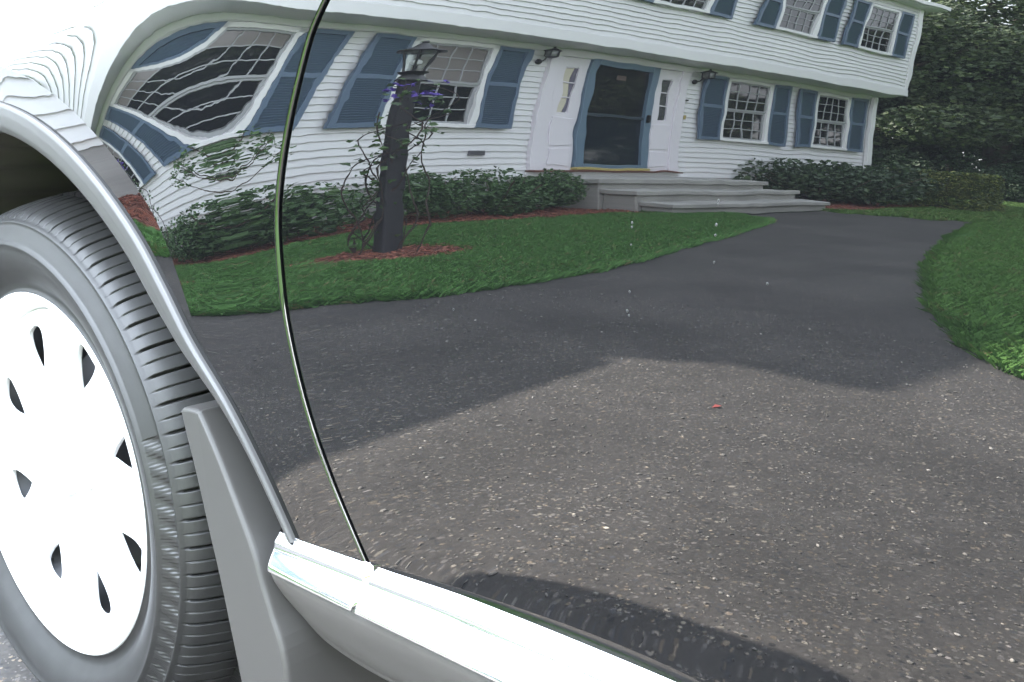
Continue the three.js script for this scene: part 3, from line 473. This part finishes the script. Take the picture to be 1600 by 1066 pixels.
{ // loose grit on the near part of the driveway
  const base = new THREE.IcosahedronGeometry(1, 0), m = new THREE.InstancedMesh(base, M(1, 1, 1, 0.85), 9000), o = new THREE.Object3D(), c = new THREE.Color(), r = rng(811);
  for (let k = 0; k < 9000; k++) {
    const x = lerp(-1.2, 2.4, r()), z = lerp(0.12, 2.4, Math.pow(r(), 1.3)); if (!inside(drivePoly, x, z)) { k--; continue; }
    const s = 0.0012 + 0.0028 * Math.pow(r(), 3); o.position.set(x, s * 0.35, z); o.rotation.set(r() * 6, r() * 6, r() * 6); o.scale.set(s * (0.8 + 0.6 * r()), s * 0.7, s * (0.8 + 0.5 * r())); o.updateMatrix(); m.setMatrixAt(k, o.matrix);
    const t = r(), v = t < 0.06 ? 0.34 : 0.09 + 0.1 * r(); c.setRGB(v * 1.04, v * 0.97, v * 0.88); m.setColorAt(k, c);
  }
  m.name = 'driveway_grit'; m.userData = { kind: 'stuff', label: 'loose stone grit scattered on the driveway beside the car', category: 'grit' }; m.castShadow = m.receiveShadow = true; scene.add(m);
  const lf = leaves(1, (q) => [0.185, 0.005, 1.29], 0.024, () => [0.22, 0.03, 0.025], 815, 2);
  tag(obj('fallen_leaf', lf, leafOpaque), 'small dry red leaf lying on the sunlit driveway', 'leaf');
}

// ------------------------------------------------------------------ the car
// shape of the left side, z outward over (x back along the car, y up)
const PT = [[0, 1, 0.0113927], [0, 2, -0.0103703], [0, 3, -0.0021648], [0, 4, -0.0027074], [1, 0, -0.0013934], [1, 1, 0.0013088], [1, 2, -0.0004769], [1, 3, -0.0000557], [2, 0, 0.0038828], [2, 1, -0.0044325], [2, 2, 0.0004582], [3, 0, -0.0000997], [3, 1, 0.0004324], [4, 0, 0.0004601]];
const FB = [[2, 0, -0.0124647], [2, 1, 0.0022473], [2, 2, -0.0014964], [3, 0, 0.0060593], [3, 1, 0.0281474], [3, 2, -0.0289724]];
const soft = (x, a, L) => x < a ? a - L * (1 - Math.exp(-(a - x) / L)) : x;
function sideZ(x, y) {
  let xs = soft(x, 0.09, 0.05); if (x > 1.15) xs = 1.15 + 0.12 * (1 - Math.exp(-(x - 1.15) / 0.12));
  let P = (xs - 0.85) / 0.3, Q = (y - 0.65) / 0.2, z = 0;
  for (const [i, j, k] of PT) z += k * P ** i * Q ** j;
  const l = -5.832719 + 4.514989 * (Math.min(xs, 1.12) - 0.8); const fw = Math.exp(-3.661227), yy = Math.max(y, 0.4315); z += Math.exp(Math.min(0, l - (yy - 0.43) / fw)) * (1 + (yy - y) / fw);
  const Y = Math.max(0.6 - y, 0) / 0.2; z += Y ** 3 * (-0.0053716 - 0.0269600 * (xs - 0.8));
  const F = Math.max(0.55 - xs, 0) / 0.3; if (F > 0) for (const [i, j, k] of FB) z += k * F ** i * Q ** j;
  {
    const dx = x, dy = y - 0.35, r = Math.hypot(dx, dy), th = Math.max(-0.2, Math.min(1.62, Math.atan2(dy, dx))) - 0.8;
    const A = Math.exp(Math.max(-12, Math.min(-1, -4.788471 + 1.398985 * th - 1.62361 * th * th))), w = Math.exp(Math.max(-5, Math.min(0, -2.607812 - 1.040662 * th + 1.582471 * th * th)));
    z += A * Math.exp(-Math.max(r - 0.5, -0.05) / w);
  }
  if (x < 0.1) { const t = 0.1 - x; z -= 0.08 * t * t / (t + 0.1); }
  if (x < -0.2) z -= 0.3 * (-x - 0.2) ** 2;
  if (x > 2.9) z -= 0.25 * (x - 2.9) ** 2;
  return z;
}
const D2 = Math.PI / 180;
const rlT = spline([[0, 0.545], [9, 0.521], [16, 0.505], [22, 0.492], [30, 0.474], [37, 0.470], [44, 0.469], [60, 0.465], [79, 0.458], [90, 0.457]]);
const rl = (th) => { const a = th / D2; return rlT(a > 90 ? 180 - a : a); };
const bandW = (th) => { const a = th / D2, b = a > 90 ? 180 - a : a; return 0.005 + 0.032 * sm(24, 46, b); };
const seam = spline([[0.38, 0.625], [0.419, 0.606], [0.52, 0.566], [0.585, 0.548], [0.65, 0.5375], [0.728, 0.5385], [0.84, 0.57], [0.871, 0.5865], [0.98, 0.66]]);
const YTOP = (x) => 0.94 - 0.1 * sm(-0.15, -0.85, x) - 0.05 * Math.max(0, -x - 0.6);
const GAP = 0.0052;
const TH0 = 7.6 * D2, TH1 = 172 * D2;
function outer(t) {               // outline of the fender: up the seam, along the top, down the nose
  if (t < 0.23) { const y = lerp(0.418, 0.94, t / 0.23); return [seam(y) - GAP, y]; }
  if (t < 0.82) { const x = lerp(seam(0.94) - GAP, -0.7, (t - 0.23) / 0.59); return [x, YTOP(x)]; }
  const y = lerp(YTOP(-0.7), 0.36, (t - 0.82) / 0.18); return [-0.7, y];
}
function crease(t) { const th = lerp(TH0, TH1, t), r = rl(th) + bandW(th); return [r * Math.cos(th), 0.35 + r * Math.sin(th)]; }
const fenderMain = sheet((u, v) => { const a = crease(u), b = outer(u), x = lerp(a[0], b[0], v), y = lerp(a[1], b[1], v); return [x, y, sideZ(x, y)]; }, 360, 110, [0, 0, 1]);
function bandZ(th, r) { const rc = rl(th) + bandW(th), z = sideZ(rc * Math.cos(th), 0.35 + rc * Math.sin(th)); return z + 0.035 * (r - rc); }
const fenderBand = sheet((u, v) => { const th = lerp(TH0, TH1, u), r = lerp(rl(th) - 0.002, rl(th) + bandW(th), v); return [r * Math.cos(th), 0.35 + r * Math.sin(th), bandZ(th, r)]; }, 360, 6, [0, 0, 1]);
const ROLL = [[0, 0], [0.0012, -0.0004], [0.0022, -0.0013], [0.0030, -0.0028], [0.0033, -0.0050], [0.0033, -0.03]];
function rolled(line, sgn, n, y0, y1) { // folded edge of a panel along the seam
  const f = (k, i) => { const q = k * (ROLL.length - 1), a = Math.floor(Math.min(q, ROLL.length - 1.0001)), s = q - a; return lerp(ROLL[a][i], ROLL[a + 1][i], s); };
  return sheet((u, v) => { const y = lerp(y0, y1, u), x = line(y); return [x + sgn * f(v, 0), y, sideZ(x, y) + f(v, 1)]; }, n, 10, [sgn, 0, 1]);
}
const fenderEdge = rolled((y) => seam(y) - GAP, 1, 90, 0.418, 0.94);
const DOORX = 1.68, YB = 0.416;
const doorMain = sheet((u, v) => { const y = lerp(YB, 0.985, v), x = lerp(seam(y) + GAP, DOORX + 0.02 * Math.sin(v * 2), u); return [x, y, sideZ(x, y)]; }, 170, 110, [0, 0, 1]);
const doorEdge = rolled((y) => seam(y) + GAP, -1, 90, YB, 0.985);
const car = thing('car', 'glossy black car with a silver alloy wheel and a chrome side strip on the driveway', 'car', [0, 0, 0]);
const ZC = -0.9;
for (const side of [0, 1]) {
  const S = (g) => side ? mirrored(g, ZC) : g;
  obj('front_fender', S(merge([fenderMain, fenderBand, fenderEdge])), paint, car);
  const d = obj('front_door', S(merge([doorMain, doorEdge])), paint, car);
  obj('door_handle', S(merge([rbox(0.2, 0.028, 0.03, 0.01, 1.5, 0.875, 0.022), rbox(0.03, 0.03, 0.05, 0.008, 1.42, 0.875, 0.0), rbox(0.03, 0.03, 0.05, 0.008, 1.58, 0.875, 0.0)])), paint, d);
  obj('door_jamb', S(sheet((u, v) => { const y = lerp(0.4, 0.98, u), x = seam(y) + lerp(-0.012, 0.012, v); return [x, y, sideZ(x, y) - 0.028]; }, 40, 2, [0, 0, 1])), paint, car);
  const rr = 0.45, rdoor = 2.3;
  obj('rear_door', S(sheet((u, v) => { const y = lerp(YB, 0.985, v), x1 = Math.min(rdoor + 0.15 * sm(0.6, 0.9, y), 2.65 - Math.sqrt(Math.max(0, (rr + 0.03) ** 2 - (y - 0.35) ** 2)) + (y > 0.83 ? 1 : 0)), x = lerp(DOORX + 0.006 + 0.02 * Math.sin(v * 2), x1, u); return [x, y, sideZ(x, y)]; }, 40, 40, [0, 0, 1])), paint, car);
  obj('rear_quarter', S(sheet((u, v) => { const th = lerp(4 * D2, 176 * D2, u), a = [2.65 + rr * Math.cos(th), 0.35 + rr * Math.sin(th)]; let b; if (u < 0.2) b = [3.55, lerp(0.36, 0.985, u / 0.2)]; else if (u < 0.84) b = [lerp(3.55, 2.15, (u - 0.2) / 0.64), 0.985]; else b = [2.15, lerp(0.985, 0.42, (u - 0.84) / 0.16)]; const x = lerp(a[0], b[0], v), y = lerp(a[1], b[1], v); return [x, y, sideZ(x, y) - (x < 2.46 ? 0.004 : 0)]; }, 90, 30, [0, 0, 1])), paint, car);
  // grey lips round the wheel openings
  const lipP = [[0.0, -0.001], [-0.0005, 0.0035], [-0.004, 0.0062], [-0.012, 0.0066], [-0.024, 0.005], [-0.0315, 0.001], [-0.0345, -0.006], [-0.035, -0.05]];
  const lp = (k, i) => { const q = k * (lipP.length - 1), a = Math.min(lipP.length - 2, Math.floor(q)), s = q - a; return lerp(lipP[a][i], lipP[a + 1][i], s); };
  const lipS = (th) => { const a = th / D2, b = a > 90 ? 180 - a : a; return 0.28 + 0.72 * sm(14, 42, b); };
  obj('arch_trim', S(sheet((u, v) => { const th = lerp(TH0, TH1, u), r = rl(th) + lp(v, 0) * lipS(th); return [r * Math.cos(th), 0.35 + r * Math.sin(th), bandZ(th, rl(th)) + lp(v, 1)]; }, 220, 28, [0, 0, 1])), trimGrey, car);
  obj('arch_trim', S(sheet((u, v) => { const th = lerp(4 * D2, 176 * D2, u), r = rr + 0.004 + lp(v, 0), xx = 2.65 + rr * Math.cos(th), yy = 0.35 + rr * Math.sin(th); return [2.65 + r * Math.cos(th), 0.35 + r * Math.sin(th), sideZ(xx, yy) + lp(v, 1)]; }, 90, 14, [0, 0, 1])), trimGrey, car);
  for (const wx of [0, 2.65]) { const lg = sheet((u, v) => { const th = lerp(-8 * D2, 188 * D2, u), z = lerp(-0.02, -0.34, v), r = 0.432 - 0.004 * Math.sin(th * 40); return [wx + r * Math.cos(th), 0.35 + r * Math.sin(th), z]; }, 120, 4, [0, -1, 0]); const bk = new THREE.CircleGeometry(0.45, 40); bk.translate(wx, 0.38, -0.34); obj('wheel_liner', S(merge([lg, bk])), linerMat, car); }
  // chrome strip in two lengths and the grey sill below it
  const steps = [[0, 1.5], [0.1, 1.5], [0.2, 1.2], [0.25, 0.25], [0.31, 0.17], [0.37, 0.5], [0.45, 0.95], [0.7, 0.85], [0.82, 0.5], [0.9, 0], [0.96, -1.2], [1, -3]];
  const slopeAt = spline(steps), czT = [0]; for (let i = 1; i <= 200; i++) czT.push(czT[i - 1] + slopeAt((i - 0.5) / 200) * 0.0345 / 200); const czTop = Math.max(...czT), cz = (v) => { const q = v * 200, k = Math.min(199, Math.floor(q)); return lerp(czT[k], czT[k + 1], q - k); };
  const strip = (x0, x1, n) => sheet((u, v) => { const x = lerp(x0, x1, u), e = Math.min(1, Math.max(0, (x - x0) / (x0 < 0.5 ? 0.012 : 0.0015)), Math.max(0, (x1 - x) / 0.0015)), c = Math.sqrt(Math.max(0, 1 - (1 - e) ** 2)), zs = sideZ(x, 0.4225 + 0.003 * sm(0.62, 0.72, x)) - 0.001, yt = 0.4225 + 0.003 * sm(0.62, 0.72, x), y = yt - (yt - 0.388) * v; let z = zs + cz(v) * (0.0098 - zs) / czTop; if (v > 0.02 && v < 0.2) z = Math.max(z, sideZ(x, Math.max(y, 0.4155)) + 0.0012); return [x, y + (x < 0.5 ? 0.006 * (1 - c) * (v - 0.2) * 2 : 0), lerp(-0.03, z, c)]; }, n, 60, [0, 0, 1]);
  obj('side_molding', S(strip(0.488, 0.6128, 120)), chrome, car); obj('side_molding', S(strip(0.6152, DOORX, 400)), chrome, car); obj('side_molding', S(strip(DOORX + 0.006, 2.2, 20)), chrome, car);
  const sy = spline([[0.47, 0.352], [0.5, 0.331], [0.54, 0.314], [0.62, 0.308], [2.3, 0.308]]), szz = spline([[0, -0.004], [0.15, 0.001], [0.5, -0.008], [0.8, -0.02], [0.94, -0.032], [1, -0.07]]);
  obj('sill_panel', S(sheet((u, v) => { const x = lerp(0.475, 2.25, u * u * 0.5 + u * 0.5), e = Math.min(1, (x - 0.475) / 0.02), top = 0.3895; return [x, lerp(top, sy(x), Math.min(1, v * 1.04)), szz(v) * 1 - 0.03 * (1 - Math.sqrt(1 - (1 - e) ** 2))]; }, 160, 30, [0, 0, 1])), sillGrey, car);
  // mud flap behind the front wheel
  const fp = [[0.3585, 0.511], [0.365, 0.515], [0.389, 0.517], [0.397, 0.511], [0.424, 0.474], [0.464, 0.409], [0.48, 0.372], [0.493, 0.343], [0.51, 0.30], [0.516, 0.2], [0.50, 0.14], [0.47, 0.138], [0.458, 0.17], [0.449, 0.21], [0.437, 0.253], [0.413, 0.344], [0.397, 0.395], [0.38, 0.45], [0.366, 0.488]];
  const fs = new THREE.Shape(); fs.moveTo(...fp[0]); fs.splineThru(fp.slice(1).map((q) => new THREE.Vector2(...q))); fs.closePath();
  const fg = new THREE.ExtrudeGeometry(fs, { depth: 0.17, bevelEnabled: true, bevelThickness: 0.006, bevelSize: 0.004, bevelOffset: -0.004, bevelSegments: 4, curveSegments: 4 }); fg.translate(0, 0, -0.175);
  { const p = fg.attributes.position; for (let i = 0; i < p.count; i++) if (p.getZ(i) > -0.02) { const x = p.getX(i), y = p.getY(i), c = 0.44 + (0.38 - y) * 0.16; p.setZ(i, p.getZ(i) + 0.004 - 0.8 * Math.max(0, c - 0.02 - x) ** 2); } fg.computeVertexNormals(); }
  obj('mud_flap', S(fg), plasticGrey, car);
  // door mirror
  const mg = new THREE.SphereGeometry(1, 24, 16); mg.scale(0.08, 0.075, 0.11); mg.translate(0.98, 1.06, 0.13);
  const mir = obj('door_mirror', S(merge([mg, rbox(0.06, 0.04, 0.1, 0.012, 0.97, 0.995, 0.03)])), paint, car);
  const mgl = new THREE.CircleGeometry(0.07, 24); mgl.scale(1.3, 0.85, 1); mgl.rotateY(Math.PI / 2); mgl.translate(1.062, 1.06, 0.13); obj('mirror_glass', S(mgl), chrome, mir);
  // side glass and pillars
  const zg = (y) => sideZ(1.3, 0.975) - 0.012 - (y - 0.975) * 0.5;
  const poly = (pts, off = 0) => { const g = new THREE.ShapeGeometry(new THREE.Shape(pts.map((q) => new THREE.Vector2(...q)))); const p = g.attributes.position; for (let i = 0; i < p.count; i++) p.setZ(i, zg(p.getY(i)) + off); g.computeVertexNormals(); return g; };
  obj('pillar_panel', S(poly([[0.72, 0.96], [3.35, 0.96], [2.95, 1.4], [2.6, 1.45], [1.5, 1.45], [1.3, 1.4]])), paint, car);
  obj('side_window', S(poly([[0.98, 0.99], [1.64, 0.99], [1.68, 1.41], [1.42, 1.38]], 0.004)), carGlass, car);
  obj('side_window', S(poly([[1.74, 0.99], [2.4, 0.99], [2.45, 1.38], [1.78, 1.41]], 0.004)), carGlass, car);
  obj('side_window', S(poly([[2.47, 1.0], [2.98, 1.0], [2.75, 1.3], [2.52, 1.36]], 0.004)), carGlass, car);
}
{ // hood, roof, glass, nose and tail
  const half = (x) => { const y = YTOP(x); return [sideZ(x, y), y]; };
  const crown = (x, s, rise) => { // s: 0 left edge, 1 right edge
    const [z0, y0] = half(x), a = Math.min(s, 1 - s) * 2, q = Math.pow(a, 0.75), z = lerp(z0, ZC, a), y = y0 + rise * (1 - Math.pow(1 - q, 2.2)) + 0; return [z, y]; };
  obj('hood', sheet((u, v) => { const x = lerp(-0.7, 0.62, u), [z, y] = crown(x, v, 0.07); return [x, y, v > 0.5 ? 2 * ZC - z : z]; }, 60, 80, [0, 1, 0]), paint, car);
  const W = (y) => sideZ(1.3, 0.975) - 0.012 - (y - 0.975) * 0.5;
  const span = (x, y, v, bow, dip) => { const w = W(Math.min(y, 1.45)), t = v * 2 - 1; return [x - bow * (1 - t * t), y + dip * (1 - t * t), lerp(w, 2 * ZC - w, v)]; };
  obj('cowl', sheet((u, v) => { const x = lerp(0.6, 0.76, u), y = lerp(1.03, 0.985, Math.abs(v * 2 - 1)); const w = sideZ(0.7, 0.96) - 0.01; return [x, y, lerp(w, 2 * ZC - w, v)]; }, 4, 20, [0, 1, 0]), plasticGrey, car);
  obj('windshield', sheet((u, v) => span(lerp(0.76, 1.42, u), lerp(0.985, 1.43, u), v, 0.1, 0.03), 20, 30, [-1, 1, 0]), carGlass, car);
  obj('roof', sheet((u, v) => { const t = Math.abs(v * 2 - 1); const x = lerp(1.4, 2.85, u); return span(x, 1.43 + 0.03 * Math.sin(u * 3) - 0, v, 0, 0.05); }, 24, 24, [0, 1, 0]), paint, car);
  obj('rear_window', sheet((u, v) => span(lerp(2.85, 3.3, u), lerp(1.43, 1.0, u), v, -0.06, 0.04), 16, 24, [1, 1, 0]), carGlass, car);
  obj('tailgate', sheet((u, v) => { const y = lerp(1.02, 0.3, u), t = v * 2 - 1, w = sideZ(3.4, 0.7); return [3.34 + 0.28 * Math.sin(Math.min(1, u * 1.6) * 1.5) - 0.12 * t ** 6, y, lerp(w, 2 * ZC - w, v)]; }, 30, 40, [1, 0, 0]), paint, car);
  const nose = (t, y) => -0.95 + 0.27 * Math.abs(t) ** 5 + 0.09 * ((y - 0.5) / 0.4) ** 2;
  obj('front_bumper', sheet((u, v) => { const y = lerp(0.2, 0.66, u), t = v * 2 - 1, w = sideZ(-0.7, 0.55); return [nose(t, y), y, lerp(w, 2 * ZC - w, v)]; }, 24, 60, [-1, 0, 0]), paint, car);
  obj('front_panel', sheet((u, v) => { const y = lerp(0.655, 0.88, u), t = v * 2 - 1, w = sideZ(-0.7, 0.75); return [nose(t, y), y + 0.06 * (1 - t * t) * u, lerp(w, 2 * ZC - w, v)]; }, 14, 60, [-1, 0, 0]), paint, car);
  obj('grille', merge([0, 1, 2, 3].map((k) => rbox(0.03, 0.025, 0.72, 0.008, -0.945, 0.68 + k * 0.042, ZC))), chrome, car);
  for (const s of [-1, 1]) { const h = new THREE.SphereGeometry(1, 24, 14); h.scale(0.09, 0.07, 0.2); h.translate(-0.83, 0.74, ZC + s * 0.62); obj('headlight', h, M(0.5, 0.52, 0.54, 0.05, { metalness: 0.4 }), car); const tl = rbox(0.06, 0.2, 0.16, 0.02, 3.56, 0.85, ZC + s * 0.74); obj('tail_light', tl, M(0.25, 0.01, 0.01, 0.1), car); }
  obj('underbody', merge([rbox(1.75, 0.1, 1.5, 0.03, 1.33, 0.3, ZC), rbox(4.2, 0.08, 1.05, 0.03, 1.3, 0.36, ZC)]), linerMat, car);
}
// wheels
{
  const prof = [[0.214, -0.045], [0.222, -0.028], [0.2295, -0.020], [0.232, -0.021], [0.236, -0.025], [0.244, -0.020], [0.254, -0.012], [0.264, -0.006], [0.274, -0.002], [0.282, 0], [0.2875, 0.0005], [0.2895, 0.0028], [0.292, 0.0028], [0.294, -0.0005], [0.296, -0.0015], [0.301, -0.004], [0.306, -0.007], [0.311, -0.0095], [0.3135, -0.0105], [0.3148, -0.0092], [0.3168, -0.0095], [0.318, -0.0135], [0.3205, -0.0165], [0.323, -0.0185], [0.3265, -0.0235], [0.330, -0.0305], [0.3335, -0.040], [0.3375, -0.052], [0.341, -0.065], [0.344, -0.078], [0.338, -0.080], [0.338, -0.088], [0.3465, -0.09], [0.349, -0.11], [0.35, -0.122], [0.342, -0.124], [0.342, -0.132], [0.35, -0.134], [0.3485, -0.155], [0.341, -0.157], [0.341, -0.165], [0.3465, -0.167], [0.34, -0.2], [0.325, -0.222], [0.3, -0.238], [0.26, -0.238], [0.225, -0.215]];
  const NT = 2640, BL = 66, pos = [], idx = [], uv = [], np = prof.length;
  for (let i = 0; i <= NT; i++) {
    const th = i / NT * 2 * Math.PI, ph = ((i / NT) * BL) % 1;
    for (let k = 0; k < np; k++) {
      let [r, z] = prof[k];
      if (k >= 22 && k <= 42) { // shoulder and tread blocks parted by cross grooves, a thinner sipe between
        const depth = 0.006 * sm(21.2, 24, k), skew = k < 31 ? 0 : 0.1 * (k - 31);
        const q = (ph + skew) % 1, d1 = Math.min(q, 1 - q), d2 = Math.abs(q - 0.5);
        const cut = Math.max(1 - sm(0.028, 0.055, d1), 0.5 * (1 - sm(0.012, 0.03, d2))), c = depth * cut;
        const nx = k < 27 ? 0.75 : 1; r -= c * nx; if (k < 29) z -= c * 0.7;
      }
      if (k >= 14 && k <= 18) { // moulded saw teeth in two stretches of the side wall
        const a = ((th / D2 + 360) % 360), on = (a < 22 || a > 300) || (a > 120 && a < 202); if (on) { const q = (i / NT * 84 + (k - 14) * 0.16) % 1; z -= 0.0024 * (q < 0.5 ? sm(0, 0.06, q) : 1 - sm(0.5, 0.56, q)) * (k === 14 || k === 18 ? 0.3 : 1); } }
      pos.push(r * Math.cos(th), r * Math.sin(th), z); uv.push(i / NT * 8, k / np * 2);
    }
  }
  for (let i = 0; i < NT; i++) for (let k = 0; k < np - 1; k++) { const a = i * np + k, b = a + np; idx.push(a, a + 1, b + 1, a, b + 1, b); }
  const tg = new THREE.BufferGeometry(); tg.setAttribute('position', new THREE.Float32BufferAttribute(pos, 3)); tg.setAttribute('uv', new THREE.Float32BufferAttribute(uv, 2)); tg.setIndex(idx); tg.computeVertexNormals();
  // alloy face: eight leaf-shaped openings round a flat hub
  const s = new THREE.Shape(); s.absarc(0, 0, 0.205, 0, Math.PI * 2, false);
  for (let k = 0; k < 8; k++) { const a = (20 + 45 * k) * D2, h = new THREE.Path(), P = (r, d) => new THREE.Vector2(r * Math.cos(a + d), r * Math.sin(a + d)); const q = [P(0.118, 0.02), P(0.138, 0.1), P(0.165, 0.14), P(0.185, 0.1), P(0.19, -0.04), P(0.18, -0.13), P(0.152, -0.11)]; h.moveTo(q[0].x, q[0].y); h.splineThru([...q.slice(1), q[0]]); s.holes.push(h); }
  const face = new THREE.ExtrudeGeometry(s, { depth: 0.004, bevelEnabled: true, bevelThickness: 0.002, bevelSize: 0.002, bevelSegments: 2, curveSegments: 40 });
  { const p = face.attributes.position; for (let i = 0; i < p.count; i++) { const r = Math.hypot(p.getX(i), p.getY(i)); p.setZ(i, p.getZ(i) - 0.05 + 0.012 * sm(0.13, 0.03, r)); } face.computeVertexNormals(); }
  const rimP = [[0.2, -0.07], [0.206, -0.05], [0.212, -0.036], [0.217, -0.026], [0.222, -0.019], [0.2275, -0.0165], [0.2305, -0.0195], [0.2305, -0.026], [0.222, -0.04]].map((q) => new THREE.Vector2(q[0], q[1]));
  const rim = new THREE.LatheGeometry(rimP, 96); rim.rotateX(Math.PI / 2); { const p = rim.attributes.position; const f = p.getZ(0); }
  const hub = new THREE.LatheGeometry([[0, 0.006], [0.025, 0.005], [0.03, 0], [0.03, -0.02]].map((q) => new THREE.Vector2(...q)), 32); hub.rotateX(Math.PI / 2); hub.translate(0, 0, -0.024);
  for (const [wx, zz, flip, nm] of [[0, 0, 0], [2.65, 0, 0], [0, 2 * ZC, 1], [2.65, 2 * ZC, 1]]) {
    const w = part('wheel', car); w.position.set(wx, 0.35, zz); if (flip) w.rotation.y = Math.PI; w.rotation.z = wx ? 0.7 : 0;
    obj('tyre', tg, rubber, w); obj('rim', merge([rim, face]), alloy, w); obj('hub_cap', hub, alloy, w);
    const barrel = new THREE.CylinderGeometry(0.196, 0.196, 0.14, 64, 1, true); barrel.rotateX(Math.PI / 2); barrel.translate(0, 0, -0.125); const disc = new THREE.CylinderGeometry(0.15, 0.15, 0.02, 48); disc.rotateX(Math.PI / 2); disc.translate(0, 0, -0.13); const back = new THREE.CircleGeometry(0.198, 48); back.translate(0, 0, -0.17);
    obj('brake_disc', merge([disc, back, barrel]), darkMetal, w);
    for (let k = 0; k < 5; k++) { const n = new THREE.CylinderGeometry(0.01, 0.01, 0.014, 6); n.rotateX(Math.PI / 2); n.translate(0.057 * Math.cos(k * 1.2566), 0.057 * Math.sin(k * 1.2566), -0.036); obj('lug_nut', n, alloy, w); }
  }
}
{ // dried water drops running down the door
  const list = [[0.9285, 0.7425], [0.9283, 0.7405], [0.9279, 0.7292], [0.9276, 0.7235], [0.9275, 0.7085], [0.8725, 0.7265], [0.8724, 0.7240], [0.8722, 0.7135], [0.8716, 0.6855], [0.8713, 0.6710], [0.8700, 0.6735], [0.8660, 0.6430], [0.7255, 0.6562], [0.9090, 0.5300], [0.96, 0.70]];
  const r = rng(91), gs = list.map(([x, y]) => { const g = new THREE.SphereGeometry(0.0005 + 0.00035 * r(), 8, 6); g.scale(1, 1.25, 0.5); g.translate(x, y, sideZ(x, y)); return g; });
  const m = obj('dried_water_drops', merge(gs), M(0.034, 0.034, 0.035, 0.5), car); m.userData.kind = 'stuff';
}
renderer.render(scene, camera);
